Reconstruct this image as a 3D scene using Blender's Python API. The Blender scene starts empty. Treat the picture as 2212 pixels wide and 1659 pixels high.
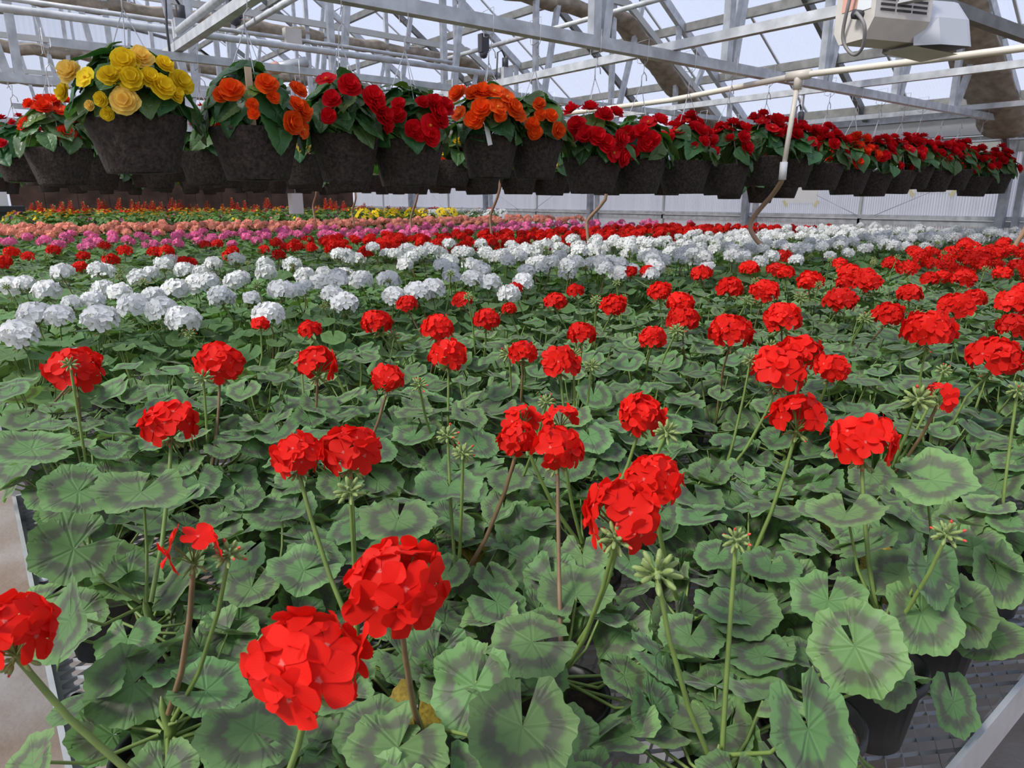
import bpy, math, random
import numpy as np
from math import pi, sin, cos, radians, sqrt, atan2
from mathutils import Matrix, Vector

rnd = random.Random(7)
S = bpy.context.scene
COL = S.collection

# ------------------------------------------------------------ camera, world, sun, exposure
EYE = Vector((0, 0, 1.55)); BZ = .80
cd = bpy.data.cameras.new('camera'); cam = bpy.data.objects.new('camera', cd); COL.objects.link(cam)
cd.sensor_width = 36; cd.lens = 36 * 1491 / 2212; cd.clip_start = .02; cd.clip_end = 300
cam.location = EYE; cam.rotation_euler = (radians(75), 0, radians(-38))
cd.dof.use_dof = True; cd.dof.focus_distance = 1.3; cd.dof.aperture_fstop = 16
S.camera = cam

w = bpy.data.worlds.new('sky'); S.world = w; w.use_nodes = True
nt = w.node_tree; bg = nt.nodes['Background']
tc = nt.nodes.new('ShaderNodeTexCoord'); sep = nt.nodes.new('ShaderNodeSeparateXYZ'); rmp = nt.nodes.new('ShaderNodeValToRGB')
nt.links.new(tc.outputs['Generated'], sep.inputs[0]); nt.links.new(sep.outputs['Z'], rmp.inputs[0]); nt.links.new(rmp.outputs[0], bg.inputs[0])
rmp.color_ramp.elements[0].position = 0.0; rmp.color_ramp.elements[0].color = (.70, .74, .86, 1)
rmp.color_ramp.elements[1].position = .45; rmp.color_ramp.elements[1].color = (.60, .70, 1.0, 1)
bg.inputs[1].default_value = .82

sd = bpy.data.lights.new('sun', 'SUN'); sun = bpy.data.objects.new('sun', sd); COL.objects.link(sun)
sd.energy = 5.2; sd.angle = radians(14); sd.color = (1, .96, .89)
sun.rotation_euler = Vector((.72, -.05, -.75)).to_track_quat('-Z', 'Y').to_euler(); sun.location = (-6, 4, 12)

S.view_settings.view_transform = 'Standard'; S.view_settings.look = 'None'
S.view_settings.exposure = 0.46; S.view_settings.gamma = 1.0; S.view_settings.use_curve_mapping = False
S.cycles.max_bounces = 7; S.cycles.diffuse_bounces = 4; S.cycles.glossy_bounces = 2; S.cycles.transmission_bounces = 4
S.cycles.transparent_max_bounces = 10; S.cycles.caustics_reflective = False; S.cycles.caustics_refractive = False
S.cycles.sample_clamp_indirect = 4; S.cycles.use_denoising = True

# ------------------------------------------------------------ geometry helpers (triangles in numpy)
class G:
    """vertices V, triangles T, material index M, smooth flag per triangle, two vertex attributes"""
    def __init__(s):
        s.V, s.T, s.M, s.SM, s.A, s.B, s.n = [], [], [], [], [], [], 0
    def raw(s, V, T, mat=0, smooth=False, a=None, b=None):
        V = np.asarray(V, float).reshape(-1, 3); T = np.asarray(T, int).reshape(-1, 3)
        s.V.append(V); s.T.append(T + s.n); s.n += len(V)
        s.M.append(np.full(len(T), mat) if np.isscalar(mat) else np.asarray(mat))
        s.SM.append(np.full(len(T), smooth) if np.isscalar(smooth) else np.asarray(smooth))
        s.A.append(np.zeros(len(V)) if a is None else np.asarray(a)); s.B.append(np.ones(len(V)) if b is None else np.asarray(b))
        return s
    def cat(s):
        if len(s.V) != 1:
            s.V, s.T, s.M, s.SM, s.A, s.B = ([np.concatenate(x)] for x in (s.V, s.T, s.M, s.SM, s.A, s.B))
        return s
    def add(s, g, m=None, mat=None):
        g.cat(); V = g.V[0]
        if m is not None: m = np.array(m); V = V @ m[:3, :3].T + m[:3, 3]
        return s.raw(V, g.T[0], g.M[0] if mat is None else mat, g.SM[0], g.A[0], g.B[0])
    def quads(s, V, Q, **k):
        Q = np.asarray(Q, int).reshape(-1, 4)
        return s.raw(V, np.concatenate([Q[:, [0, 1, 2]], Q[:, [0, 2, 3]]]), **k)
    def box(s, lo, hi, mat=0):
        x0, y0, z0 = lo; x1, y1, z1 = hi
        V = [(x0, y0, z0), (x1, y0, z0), (x1, y1, z0), (x0, y1, z0), (x0, y0, z1), (x1, y0, z1), (x1, y1, z1), (x0, y1, z1)]
        return s.quads(V, [(0, 3, 2, 1), (4, 5, 6, 7), (0, 1, 5, 4), (1, 2, 6, 5), (2, 3, 7, 6), (3, 0, 4, 7)], mat=mat)
    def beam(s, p, q, wd, ht, mat=0, up=(0, 0, 1)):
        p, q = Vector(p), Vector(q); d = (q - p).normalized(); u = Vector(up)
        if abs(d.dot(u)) > .98: u = Vector((1, 0, 0))
        x = d.cross(u).normalized(); z = x.cross(d)
        V = []
        for c in (p, q):
            for a, b in ((-1, -1), (1, -1), (1, 1), (-1, 1)): V.append(c + x * (a * wd / 2) + z * (b * ht / 2))
        return s.quads([tuple(v) for v in V], [(0, 1, 2, 3), (7, 6, 5, 4), (0, 4, 5, 1), (1, 5, 6, 2), (2, 6, 7, 3), (3, 7, 4, 0)], mat=mat)
    def tube(s, pts, r, n=6, mat=0, cap=True):
        P = [Vector(p) for p in pts]; m = len(P); rr = r if hasattr(r, '__len__') else [r] * m
        V = []; u = None
        for i, p in enumerate(P):
            d = (P[min(i + 1, m - 1)] - P[max(i - 1, 0)]).normalized()
            if u is None:
                u = Vector((0, 0, 1)) if abs(d.z) < .9 else Vector((1, 0, 0))
            x = (u - d * u.dot(d)).normalized(); y = d.cross(x); u = x
            for k in range(n):
                a = 2 * pi * k / n; V.append(tuple(p + (x * cos(a) + y * sin(a)) * rr[i]))
        Q = [(i * n + k, i * n + (k + 1) % n, (i + 1) * n + (k + 1) % n, (i + 1) * n + k) for i in range(m - 1) for k in range(n)]
        T = []
        for q in Q: T += [(q[0], q[1], q[2]), (q[0], q[2], q[3])]
        if cap:
            T += [(0, k + 1, k) for k in range(1, n - 1)]
            o = (m - 1) * n; T += [(o, o + k, o + k + 1) for k in range(1, n - 1)]
        return s.raw(V, T, mat=mat, smooth=True)
    def lathe(s, prof, n=24, mat=0, smooth=True, jit=0, seed=0, sq=0):
        rs = np.random.RandomState(seed); V = []; m = len(prof)
        for r, z in prof:
            for k in range(n):
                a = 2 * pi * k / n; q = r * (1 + jit * rs.uniform(-1, 1)) * (1 - sq * cos(8 * a)); V.append((q * cos(a), q * sin(a), z))
        Q = [(i * n + k, i * n + (k + 1) % n, (i + 1) * n + (k + 1) % n, (i + 1) * n + k) for i in range(m - 1) for k in range(n)]
        return s.quads(V, Q, mat=mat, smooth=smooth)
    def blob(s, c, r, d=(0, 0, 1), L=None, n=6, m=4, mat=0):
        d = Vector(d).normalized(); L = L or r; x = d.orthogonal().normalized(); y = d.cross(x); c = Vector(c); V = []
        for i in range(m + 1):
            t = pi * i / m
            for k in range(n):
                a = 2 * pi * k / n; V.append(tuple(c + (x * cos(a) + y * sin(a)) * (r * sin(t)) - d * (L * cos(t))))
        Q = [(i * n + k, i * n + (k + 1) % n, (i + 1) * n + (k + 1) % n, (i + 1) * n + k) for i in range(m) for k in range(n)]
        return s.quads(V, Q, mat=mat, smooth=True)
    def mesh(s, name, mats):
        s.cat(); me = bpy.data.meshes.new(name); V, T = s.V[0], s.T[0]
        me.vertices.add(len(V)); me.vertices.foreach_set('co', V.astype(np.float32).ravel())
        me.loops.add(len(T) * 3); me.loops.foreach_set('vertex_index', T.astype(np.int32).ravel())
        me.polygons.add(len(T)); me.polygons.foreach_set('loop_start', np.arange(0, len(T) * 3, 3, dtype=np.int32))
        for mm in (mats if isinstance(mats, (list, tuple)) else [mats]): me.materials.append(mm)
        me.polygons.foreach_set('material_index', s.M[0].astype(np.int32)); me.polygons.foreach_set('use_smooth', s.SM[0].astype(bool))
        for nm, arr in (('rad', s.A[0]), ('vein', s.B[0])):
            if arr.any():
                at = me.attributes.new(nm, 'FLOAT', 'POINT'); at.data.foreach_set('value', arr.astype(np.float32))
        me.update(calc_edges=True)
        return me

def smooth(P, k=5):
    P = [Vector(p) for p in P]; Q = [P[0] * 2 - P[1]] + P + [P[-1] * 2 - P[-2]]; out = []
    for i in range(1, len(Q) - 2):
        a, b, c, d = Q[i - 1:i + 3]
        for j in range(k):
            t = j / k; out.append(.5 * (2 * b + (c - a) * t + (2 * a - 5 * b + 4 * c - d) * t * t + (3 * b - a - 3 * c + d) * t ** 3))
    return out + [P[-1]]
def obj(name, me, parent=None, m=None, kind=None):
    o = bpy.data.objects.new(name, me); COL.objects.link(o)
    if parent is not None: o.parent = parent
    if m is not None: o.matrix_basis = m if isinstance(m, Matrix) else Matrix(m)
    if kind: o['kind'] = kind
    return o
def tag(o, label, cat, group=None, kind=None):
    o['label'] = label; o['category'] = cat
    if group: o['group'] = group
    if kind: o['kind'] = kind
    return o
def empty(name, loc=(0, 0, 0), rz=0, kind=None):
    o = bpy.data.objects.new(name, None); COL.objects.link(o); o.location = loc; o.rotation_euler = (0, 0, rz); o.empty_display_size = .05
    if kind: o['kind'] = kind
    return o
def frame(p, n, d, sc):
    """matrix at p: local z along n, local y along d (made square to n), uniform scale"""
    n = Vector(n).normalized(); d = Vector(d); d = (d - n * d.dot(n)).normalized(); x = d.cross(n)
    return Matrix(((x.x * sc, d.x * sc, n.x * sc, p[0]), (x.y * sc, d.y * sc, n.y * sc, p[1]), (x.z * sc, d.z * sc, n.z * sc, p[2]), (0, 0, 0, 1)))
ORD = 'first second third fourth fifth sixth seventh eighth ninth tenth eleventh twelfth thirteenth fourteenth fifteenth sixteenth seventeenth eighteenth nineteenth twentieth'.split()
def ordi(i):
    if i < 20: return ORD[i]
    t = {2: 'twenty', 3: 'thirty', 4: 'forty'}[(i + 1) // 10]
    return (t[:-1] + 'ieth') if (i + 1) % 10 == 0 else t + '-' + ORD[(i + 1) % 10 - 1]

# ------------------------------------------------------------ materials
def mat(name, col, rough=.6, metal=0, spec=.5, noise=0, nscale=20, bump=0, bscale=60, sheen=0, col2=None, sub=0):
    m = bpy.data.materials.new(name); m.use_nodes = True; t = m.node_tree; b = t.nodes['Principled BSDF']
    b.inputs['Base Color'].default_value = (*col, 1); b.inputs['Roughness'].default_value = rough; b.inputs['Metallic'].default_value = metal
    b.inputs['Specular IOR Level'].default_value = spec
    if sheen: b.inputs['Sheen Weight'].default_value = sheen; b.inputs['Sheen Roughness'].default_value = .5
    N = lambda k: t.nodes.new(k)
    if noise or bump: co = N('ShaderNodeTexCoord')
    if noise:
        nz = N('ShaderNodeTexNoise'); nz.inputs['Scale'].default_value = nscale; nz.inputs['Detail'].default_value = 5
        t.links.new(co.outputs['Object'], nz.inputs['Vector'])
        r = N('ShaderNodeValToRGB'); r.color_ramp.elements[0].position = .33; r.color_ramp.elements[1].position = .68
        c2 = col2 or tuple(c * (1 - noise) for c in col)
        r.color_ramp.elements[0].color = (*c2, 1); r.color_ramp.elements[1].color = (*tuple(min(1, c * (1 + (0 if col2 else noise * .5))) for c in col), 1)
        t.links.new(nz.outputs[0], r.inputs[0]); t.links.new(r.outputs[0], b.inputs['Base Color'])
    if bump:
        n2 = N('ShaderNodeTexNoise'); n2.inputs['Scale'].default_value = bscale; n2.inputs['Detail'].default_value = 4
        t.links.new(co.outputs['Object'], n2.inputs['Vector']); bp = N('ShaderNodeBump'); bp.inputs['Strength'].default_value = bump; bp.inputs['Distance'].default_value = .01
        t.links.new(n2.outputs[0], bp.inputs['Height']); t.links.new(bp.outputs[0], b.inputs['Normal'])
    return m

def leaf_mat(name, green, zone, edge, vein, zone_amt, rough=.55, trans=.25, sheen=.0, spec=.35, hue=.06):
    """leaf blade: pigment ring between the attribute radii .42 and .8, veins by attribute, a little light through the blade"""
    m = bpy.data.materials.new(name); m.use_nodes = True; t = m.node_tree; b = t.nodes['Principled BSDF']; N = lambda k: t.nodes.new(k); L = t.links.new
    ra = N('ShaderNodeAttribute'); ra.attribute_name = 'rad'; ve = N('ShaderNodeAttribute'); ve.attribute_name = 'vein'
    co = N('ShaderNodeTexCoord'); nz = N('ShaderNodeTexNoise'); nz.inputs['Scale'].default_value = 9; nz.inputs['Detail'].default_value = 3
    L(co.outputs['Object'], nz.inputs['Vector'])
    ad = N('ShaderNodeMath'); ad.operation = 'MULTIPLY_ADD'; ad.inputs[1].default_value = .32; L(nz.outputs[0], ad.inputs[0]); L(ra.outputs['Fac'], ad.inputs[2])
    rp = N('ShaderNodeValToRGB'); e = rp.color_ramp.elements
    e[0].position = .0; e[0].color = (0, 0, 0, 1); e[1].position = 1; e[1].color = (0, 0, 0, 1)
    for p, v in ((.60, 0), (.70, 1), (.86, .9), (1.0, 0)):
        q = e.new(min(p, .999)); q.color = (v * zone_amt,) * 3 + (1,)
    L(ad.outputs[0], rp.inputs[0])
    oi = N('ShaderNodeObjectInfo'); hs = N('ShaderNodeHueSaturation')
    mr = N('ShaderNodeMapRange'); mr.inputs['To Min'].default_value = .5 - hue * .35; mr.inputs['To Max'].default_value = .5 + hue * .15; L(oi.outputs['Random'], mr.inputs['Value'])
    mv = N('ShaderNodeMapRange'); mv.inputs['To Min'].default_value = .78; mv.inputs['To Max'].default_value = 1.25
    m3 = N('ShaderNodeMath'); m3.operation = 'FRACT'; m4 = N('ShaderNodeMath'); m4.operation = 'MULTIPLY'; m4.inputs[1].default_value = 17.3
    L(oi.outputs['Random'], m4.inputs[0]); L(m4.outputs[0], m3.inputs[0]); L(m3.outputs[0], mv.inputs['Value'])
    L(mr.outputs[0], hs.inputs['Hue']); L(mv.outputs[0], hs.inputs['Value'])
    n2 = N('ShaderNodeTexNoise'); n2.inputs['Scale'].default_value = 3.0; L(co.outputs['Object'], n2.inputs['Vector'])
    mg = N('ShaderNodeMix'); mg.data_type = 'RGBA'; mg.inputs[6].default_value = (*green, 1); mg.inputs[7].default_value = (*edge, 1)
    r2 = N('ShaderNodeValToRGB'); r2.color_ramp.elements[0].position = .62; r2.color_ramp.elements[1].position = 1
    a2 = N('ShaderNodeMath'); a2.operation = 'MULTIPLY_ADD'; a2.inputs[1].default_value = .5; L(n2.outputs[0], a2.inputs[0]); L(ra.outputs['Fac'], a2.inputs[2])
    sb = N('ShaderNodeMath'); sb.operation = 'SUBTRACT'; sb.inputs[1].default_value = .25; L(a2.outputs[0], sb.inputs[0]); L(sb.outputs[0], r2.inputs[0]); L(r2.outputs[0], mg.inputs[0])
    mz = N('ShaderNodeMix'); mz.data_type = 'RGBA'; mz.inputs[7].default_value = (*zone, 1); L(rp.outputs[0], mz.inputs[0]); L(mg.outputs[2], mz.inputs[6])
    mvn = N('ShaderNodeMix'); mvn.data_type = 'RGBA'; mvn.inputs[7].default_value = (*vein, 1); L(mz.outputs[2], mvn.inputs[6])
    rv = N('ShaderNodeMapRange'); rv.inputs['From Min'].default_value = .0; rv.inputs['From Min'].default_value = .003; rv.inputs['From Max'].default_value = .013; rv.inputs['To Min'].default_value = .42; rv.inputs['To Max'].default_value = 0
    L(ve.outputs['Fac'], rv.inputs['Value']); L(rv.outputs[0], mvn.inputs[0])
    L(mvn.outputs[2], hs.inputs['Color']); L(hs.outputs[0], b.inputs['Base Color'])
    b.inputs['Roughness'].default_value = rough; b.inputs['Specular IOR Level'].default_value = spec
    if sheen: b.inputs['Sheen Weight'].default_value = sheen; b.inputs['Sheen Roughness'].default_value = .4
    bp = N('ShaderNodeBump'); bp.inputs['Strength'].default_value = .3; bp.inputs['Distance'].default_value = .02
    sm = N('ShaderNodeMapRange'); sm.inputs['From Max'].default_value = .05; L(ve.outputs['Fac'], sm.inputs['Value']); L(sm.outputs[0], bp.inputs['Height']); L(bp.outputs[0], b.inputs['Normal'])
    tr = N('ShaderNodeBsdfTranslucent'); g2 = N('ShaderNodeMix'); g2.data_type = 'RGBA'; g2.blend_type = 'MULTIPLY'; g2.inputs[0].default_value = 1; g2.inputs[7].default_value = (1.3, 1.5, .6, 1)
    L(hs.outputs[0], g2.inputs[6]); L(g2.outputs[2], tr.inputs[0])
    ms = N('ShaderNodeMixShader'); ms.inputs[0].default_value = trans; L(b.outputs[0], ms.inputs[1]); L(tr.outputs[0], ms.inputs[2]); L(ms.outputs[0], t.nodes['Material Output'].inputs[0])
    return m

def petal_mat(name, col, eye, eye_r=.12, trans=.3, vary=.12, streak=.15):
    m = bpy.data.materials.new(name); m.use_nodes = True; t = m.node_tree; b = t.nodes['Principled BSDF']; N = lambda k: t.nodes.new(k); L = t.links.new
    ra = N('ShaderNodeAttribute'); ra.attribute_name = 'rad'; ve = N('ShaderNodeAttribute'); ve.attribute_name = 'vein'
    mr = N('ShaderNodeMapRange'); mr.inputs['From Min'].default_value = eye_r * .5; mr.inputs['From Max'].default_value = eye_r * 1.6; L(ra.outputs['Fac'], mr.inputs['Value'])
    mx = N('ShaderNodeMix'); mx.data_type = 'RGBA'; mx.inputs[6].default_value = (*eye, 1); mx.inputs[7].default_value = (*col, 1); L(mr.outputs[0], mx.inputs[0])
    oi = N('ShaderNodeObjectInfo'); hs = N('ShaderNodeHueSaturation'); mv = N('ShaderNodeMapRange'); mv.inputs['To Min'].default_value = 1 - vary; mv.inputs['To Max'].default_value = 1 + vary
    L(oi.outputs['Random'], mv.inputs['Value']); L(mv.outputs[0], hs.inputs['Value'])
    wv = N('ShaderNodeMath'); wv.operation = 'MULTIPLY'; wv.inputs[1].default_value = 34; L(ve.outputs['Fac'], wv.inputs[0])
    sn = N('ShaderNodeMath'); sn.operation = 'SINE'; L(wv.outputs[0], sn.inputs[0])
    st = N('ShaderNodeMapRange'); st.inputs['From Min'].default_value = .55; st.inputs['From Max'].default_value = 1; st.inputs['To Max'].default_value = streak; L(sn.outputs[0], st.inputs['Value'])
    dk = N('ShaderNodeMix'); dk.data_type = 'RGBA'; dk.inputs[7].default_value = (*tuple(c * .45 for c in col), 1); L(mx.outputs[2], dk.inputs[6]); L(st.outputs[0], dk.inputs[0])
    L(dk.outputs[2], hs.inputs['Color']); L(hs.outputs[0], b.inputs['Base Color'])
    b.inputs['Roughness'].default_value = .6; b.inputs['Specular IOR Level'].default_value = .15
    tr = N('ShaderNodeBsdfTranslucent'); L(hs.outputs[0], tr.inputs[0]); ms = N('ShaderNodeMixShader'); ms.inputs[0].default_value = trans
    L(b.outputs[0], ms.inputs[1]); L(tr.outputs[0], ms.inputs[2]); L(ms.outputs[0], t.nodes['Material Output'].inputs[0])
    return m

def poly_mat(name, axis, scale, t_lo, t_hi, tint, diff):
    """multiwall plastic sheet: clear and milky stripes along its ribs"""
    m = bpy.data.materials.new(name); m.use_nodes = True; t = m.node_tree; N = lambda k: t.nodes.new(k); L = t.links.new
    co = N('ShaderNodeTexCoord'); mp = N('ShaderNodeMapping'); mp.inputs['Scale'].default_value = (.25, 11, .25) if axis == 'Y' else (11, .25, .25); wv = N('ShaderNodeTexWave'); wv.bands_direction = axis; wv.inputs['Scale'].default_value = scale; wv.inputs['Distortion'].default_value = 0
    L(co.outputs['Object'], wv.inputs['Vector'])
    nz = N('ShaderNodeTexNoise'); nz.inputs['Scale'].default_value = 1.0; nz.inputs['Detail'].default_value = 4; L(co.outputs['Object'], mp.inputs['Vector']); L(mp.outputs[0], nz.inputs['Vector'])
    mu = N('ShaderNodeMath'); mu.operation = 'MULTIPLY'; L(wv.outputs['Fac'], mu.inputs[0]); L(nz.outputs[0], mu.inputs[1])
    mr = N('ShaderNodeMapRange'); mr.inputs['From Max'].default_value = .7; mr.inputs['To Min'].default_value = t_lo; mr.inputs['To Max'].default_value = t_hi; L(mu.outputs[0], mr.inputs['Value'])
    tp = N('ShaderNodeBsdfTransparent'); tp.inputs[0].default_value = (*tint, 1)
    tl = N('ShaderNodeBsdfTranslucent'); tl.inputs[0].default_value = (*diff, 1); df = N('ShaderNodeBsdfDiffuse'); df.inputs[0].default_value = (*diff, 1)
    m1 = N('ShaderNodeMixShader'); m1.inputs[0].default_value = .35; L(tl.outputs[0], m1.inputs[1]); L(df.outputs[0], m1.inputs[2])
    m2 = N('ShaderNodeMixShader'); L(mr.outputs[0], m2.inputs[0]); L(m1.outputs[0], m2.inputs[1]); L(tp.outputs[0], m2.inputs[2])
    L(m2.outputs[0], t.nodes['Material Output'].inputs[0])
    return m

GALV = mat('galvanised_steel', (.58, .60, .62), .5, .25, noise=.25, nscale=14)
STEEL2 = mat('backlit_steel', (.22, .22, .21), .55, .35, noise=.3, nscale=9)  # darker steel for rafters and purlins; their backlit shade is put into the colour
ALU = mat('bench_aluminium', (.55, .56, .58), .45, .5, noise=.15, nscale=12)
MESHM = mat('expanded_steel', (.42, .43, .45), .5, .4, noise=.3, nscale=8)
ROOF = poly_mat('roof_sheet', 'Y', 9, .46, .84, (.97, .98, 1), (.80, .82, .86))
WALLP = poly_mat('wall_sheet', 'Y', 11, .06, .60, (.84, .82, .83), (.60, .585, .59))
GABLE = poly_mat('gable_film', 'X', 3, .45, .6, (.9, .92, .95), (.62, .63, .64))
FLOOR = mat('concrete', (.36, .335, .315), .9, noise=.4, nscale=2.6, col2=(.24, .18, .135), bump=.3, bscale=45)
SOILOUT = mat('outdoor_ground', (.30, .27, .24), .95, noise=.3, nscale=.4)
PAD = mat('cooling_pad', (.105, .062, .043), .95, noise=.5, nscale=3, bump=.6, bscale=50)
CREAM = mat('cream_pvc', (.74, .68, .58), .4); HOSE = mat('tan_hose', (.42, .26, .17), .55); WHITEPL = mat('white_plastic', (.8, .8, .8), .4)
CABLE = mat('dark_cable', (.05, .05, .06), .5); CABLEG = mat('grey_cable', (.22, .21, .21), .5)
HEAT = mat('enamelled_sheet', (.66, .62, .57), .4, .1, noise=.12, nscale=6); HOODM = mat('reflector_sheet', (.62, .62, .62), .3, .55)
DARK = mat('dark_slot', (.04, .04, .04), .8); LABW = mat('pale_print', (.74, .78, .80), .6); LABR = mat('faded_red_print', (.72, .38, .30), .6)
SHADE = mat('shade_cloth', (.38, .32, .25), .95, noise=.35, nscale=12, bump=.8, bscale=18)
PAPER = mat('paper', (.82, .82, .80), .8); TAPE = mat('masking_tape', (.72, .66, .40), .7)
POTM = mat('black_plastic', (.018, .019, .02), .45, noise=.3, nscale=30); PEAT = mat('potting_soil', (.05, .032, .022), .95, noise=.6, nscale=60, bump=1, bscale=90)
FIBRE = mat('pressed_fibre', (.052, .037, .030), .95, noise=.7, nscale=70, bump=1.0, bscale=110)
STEM = mat('green_stem', (.17, .25, .06), .5, noise=.2, nscale=30); STEMB = mat('brown_stem', (.21, .13, .065), .5, noise=.3, nscale=30)
BUD = mat('green_bud', (.20, .27, .07), .55, sheen=.2); BUDR = mat('red_bud_tip', (.62, .05, .03), .5); WIRE = mat('hanger_wire', (.66, .66, .67), .4, .3)
WOOD = mat('wooden_stake', (.55, .42, .28), .7); GUTTER = mat('gutter_steel', (.30, .31, .33), .5, .3); BOARD = mat('eave_board', (.60, .60, .57), .7, noise=.1, nscale=4)
TOTE = mat('dark_tote', (.03, .035, .04), .6)
GLEAF = leaf_mat('geranium_leaf', (.116, .232, .080), (.094, .094, .073), (.15, .28, .10), (.07, .15, .052), .88, sheen=.16)
GLEAF2 = leaf_mat('plain_geranium_leaf', (.118, .232, .074), (.095, .14, .06), (.13, .25, .08), (.13, .22, .075), .35, sheen=.1)
BLEAF = leaf_mat('begonia_leaf', (.048, .135, .038), (.04, .11, .034), (.065, .165, .045), (.10, .20, .07), .3, rough=.4, trans=.25, spec=.5, hue=.16)
BLEAF2 = leaf_mat('young_begonia_leaf', (.095, .19, .035), (.07, .14, .03), (.11, .21, .04), (.15, .24, .07), .3, rough=.36, trans=.25, spec=.5, hue=.1)
FLEAF = leaf_mat('bedding_leaf', (.10, .20, .05), (.07, .14, .04), (.13, .25, .06), (.12, .2, .06), .3)
DRY = mat('yellowed_leaf', (.34, .24, .03), .7, noise=.4, nscale=20)
RED = petal_mat('scarlet_petal', (.77, .017, .010), (.75, .2, .17), .05); WHITE = petal_mat('white_petal', (.86, .86, .85), (.50, .52, .30), .10, vary=.04, streak=.08)
PINK = petal_mat('pink_petal', (.93, .22, .46), (.9, .5, .6), .1); SALMON = petal_mat('salmon_petal', (.95, .41, .30), (.9, .5, .4), .1)
BRED = petal_mat('crimson_begonia_petal', (.68, .008, .016), (.75, .25, .03), .06); BORA = petal_mat('orange_begonia_petal', (.88, .115, .012), (.9, .4, .05), .06)
BYEL = petal_mat('yellow_begonia_petal', (.92, .69, .03), (.75, .42, .02), .06); BAPR = petal_mat('apricot_begonia_petal', (.95, .70, .17), (.8, .35, .06), .06)
BSCA = petal_mat('scarlet_begonia_petal', (.86, .05, .012), (.9, .3, .05), .06); PURP = petal_mat('purple_petal', (.14, .015, .10), (.3, .2, .1), .1); GOLD = petal_mat('gold_petal', (.86, .36, .02), (.6, .2, .02), .1)
SALV = petal_mat('salvia_petal', (.94, .26, .08), (.7, .05, .02), .05)

# ------------------------------------------------------------ setting: floor, walls, roof
XE, ZE, XR, ZR, Y0, Y1 = 8.60, 2.50, 2.50, 6.60, -3.40, 18.10       # right eave, ridge, house ends
XL = 2 * XR - XE
g = G().box((XL - .2, Y0, -.1), (XE + .1, Y1 + .2, 0)); obj('floor', g.mesh('floor', FLOOR), kind='structure')
g = G().box((-60, -60, -.5), (70, 80, -.12)); o = obj('outdoor_ground', g.mesh('outdoor_ground', SOILOUT), kind='structure')

ceil = empty('ceiling', kind='structure')
PW = (Y1 - Y0) / 18
for sgn in (1, -1):
    a = Vector((XE if sgn > 0 else XL, 0, ZE + .04)); r = Vector((XR, 0, ZR + .04)); dv = (a - r).normalized(); nn = Vector((dv.z, 0, -dv.x)) * -sgn
    ov = a + dv * .12
    for k in range(18):
        y = Y0 + k * PW
        g = G(); n2 = nn * .012
        g.quads([(r.x, y + .01, r.z), (ov.x, y + .01, ov.z), (ov.x, y + PW - .01, ov.z), (r.x, y + PW - .01, r.z)], [(0, 1, 2, 3)])
        obj('roof_panel', g.mesh('roof_panel', ROOF), ceil)
        g = G().beam((r.x, y, r.z), (ov.x, y, ov.z), .022, .02); obj('glazing_bar', g.mesh('glazing_bar', BOARD), ceil)
g = G().beam((XR, Y0, ZR + .06), (XR, Y1, ZR + .06), .2, .05); obj('ridge_cap', g.mesh('ridge_cap', GALV), ceil)

# right side wall: kneewall sheet, rail, sheets between mullions, posts
wr = empty('wall_right', kind='structure')
PY = [2.70 + 3.05 * k for k in range(-2, 6)]
ys = [Y0] + sorted([p for p in PY if Y0 < p < Y1 - .3] + [p + 1.5 for p in PY if Y0 < p + 1.5 < Y1 - .3]) + [Y1]
for a, b in zip(ys[:-1], ys[1:]):
    for z0, z1, nm in ((.02, 1.26, 'lower_sheet'), (1.37, 2.02, 'upper_sheet')):
        g = G().quads([(XE + .05, a + .01, z0), (XE + .05, b - .01, z0), (XE + .05, b - .01, z1), (XE + .05, a + .01, z1)], [(0, 1, 2, 3)])
        obj(nm, g.mesh(nm, WALLP), wr)
g = G().box((XE + .02, Y0, 1.26), (XE + .08, Y1, 1.32)).box((XE, Y0, 1.325), (XE + .07, Y1, 1.37)); obj('sill_rail', g.mesh('sill_rail', GALV), wr)
g = G().box((XE + .01, Y0, 2.02), (XE + .08, Y1, 2.19)); obj('eave_board', g.mesh('eave_board', BOARD), wr)
g = G().box((XE - .05, Y0, 2.20), (XE + .09, Y1, 2.31)); obj('gutter', g.mesh('gutter', GUTTER), wr)
g = G().box((XE + .0, Y0, 2.315), (XE + .09, Y1, 2.38)); obj('eave_strip', g.mesh('eave_strip', BOARD), wr)
g = G().box((XE - .03, Y0, 2.385), (XE + .09, Y1, 2.50)); obj('eave_purlin', g.mesh('eave_purlin', GALV), wr)
for p in PY:
    if Y0 < p < Y1 - .2:
        g = G().box((XE - .07, p - .04, 0), (XE + .02, p + .04, 2.4)); obj('post', g.mesh('post', GALV), wr)
        g = G().box((XE - .02, p - .16, .0), (XE + .04, p - .10, 2.2)); obj('door_track', g.mesh('door_track', GALV), wr)
    if Y0 < p + 1.5 < Y1: g = G().box((XE + .02, p + 1.485, 0), (XE + .06, p + 1.515, 2.2)); obj('mullion', g.mesh('mullion', BOARD), wr)
g = G().tube([(XE - .10, Y0, 2.13), (XE - .10, Y1, 2.13)], .012); obj('roll_up_tube', g.mesh('roll_up_tube', GALV), wr)
for a, za, b, zb in ((4.75, 1.60, 4.20, 1.36), (4.0, 1.36, 3.30, 1.68), (11.6, 1.7, 10.8, 1.36), (10.3, 1.36, 9.6, 1.7), (14.0, 1.7, 13.5, 1.36)):
    g = G().tube([(XE - .02, a, za), (XE - .02, b, zb)], .004, 4); obj('brace_wire', g.mesh('brace_wire', GALV), wr)

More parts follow.
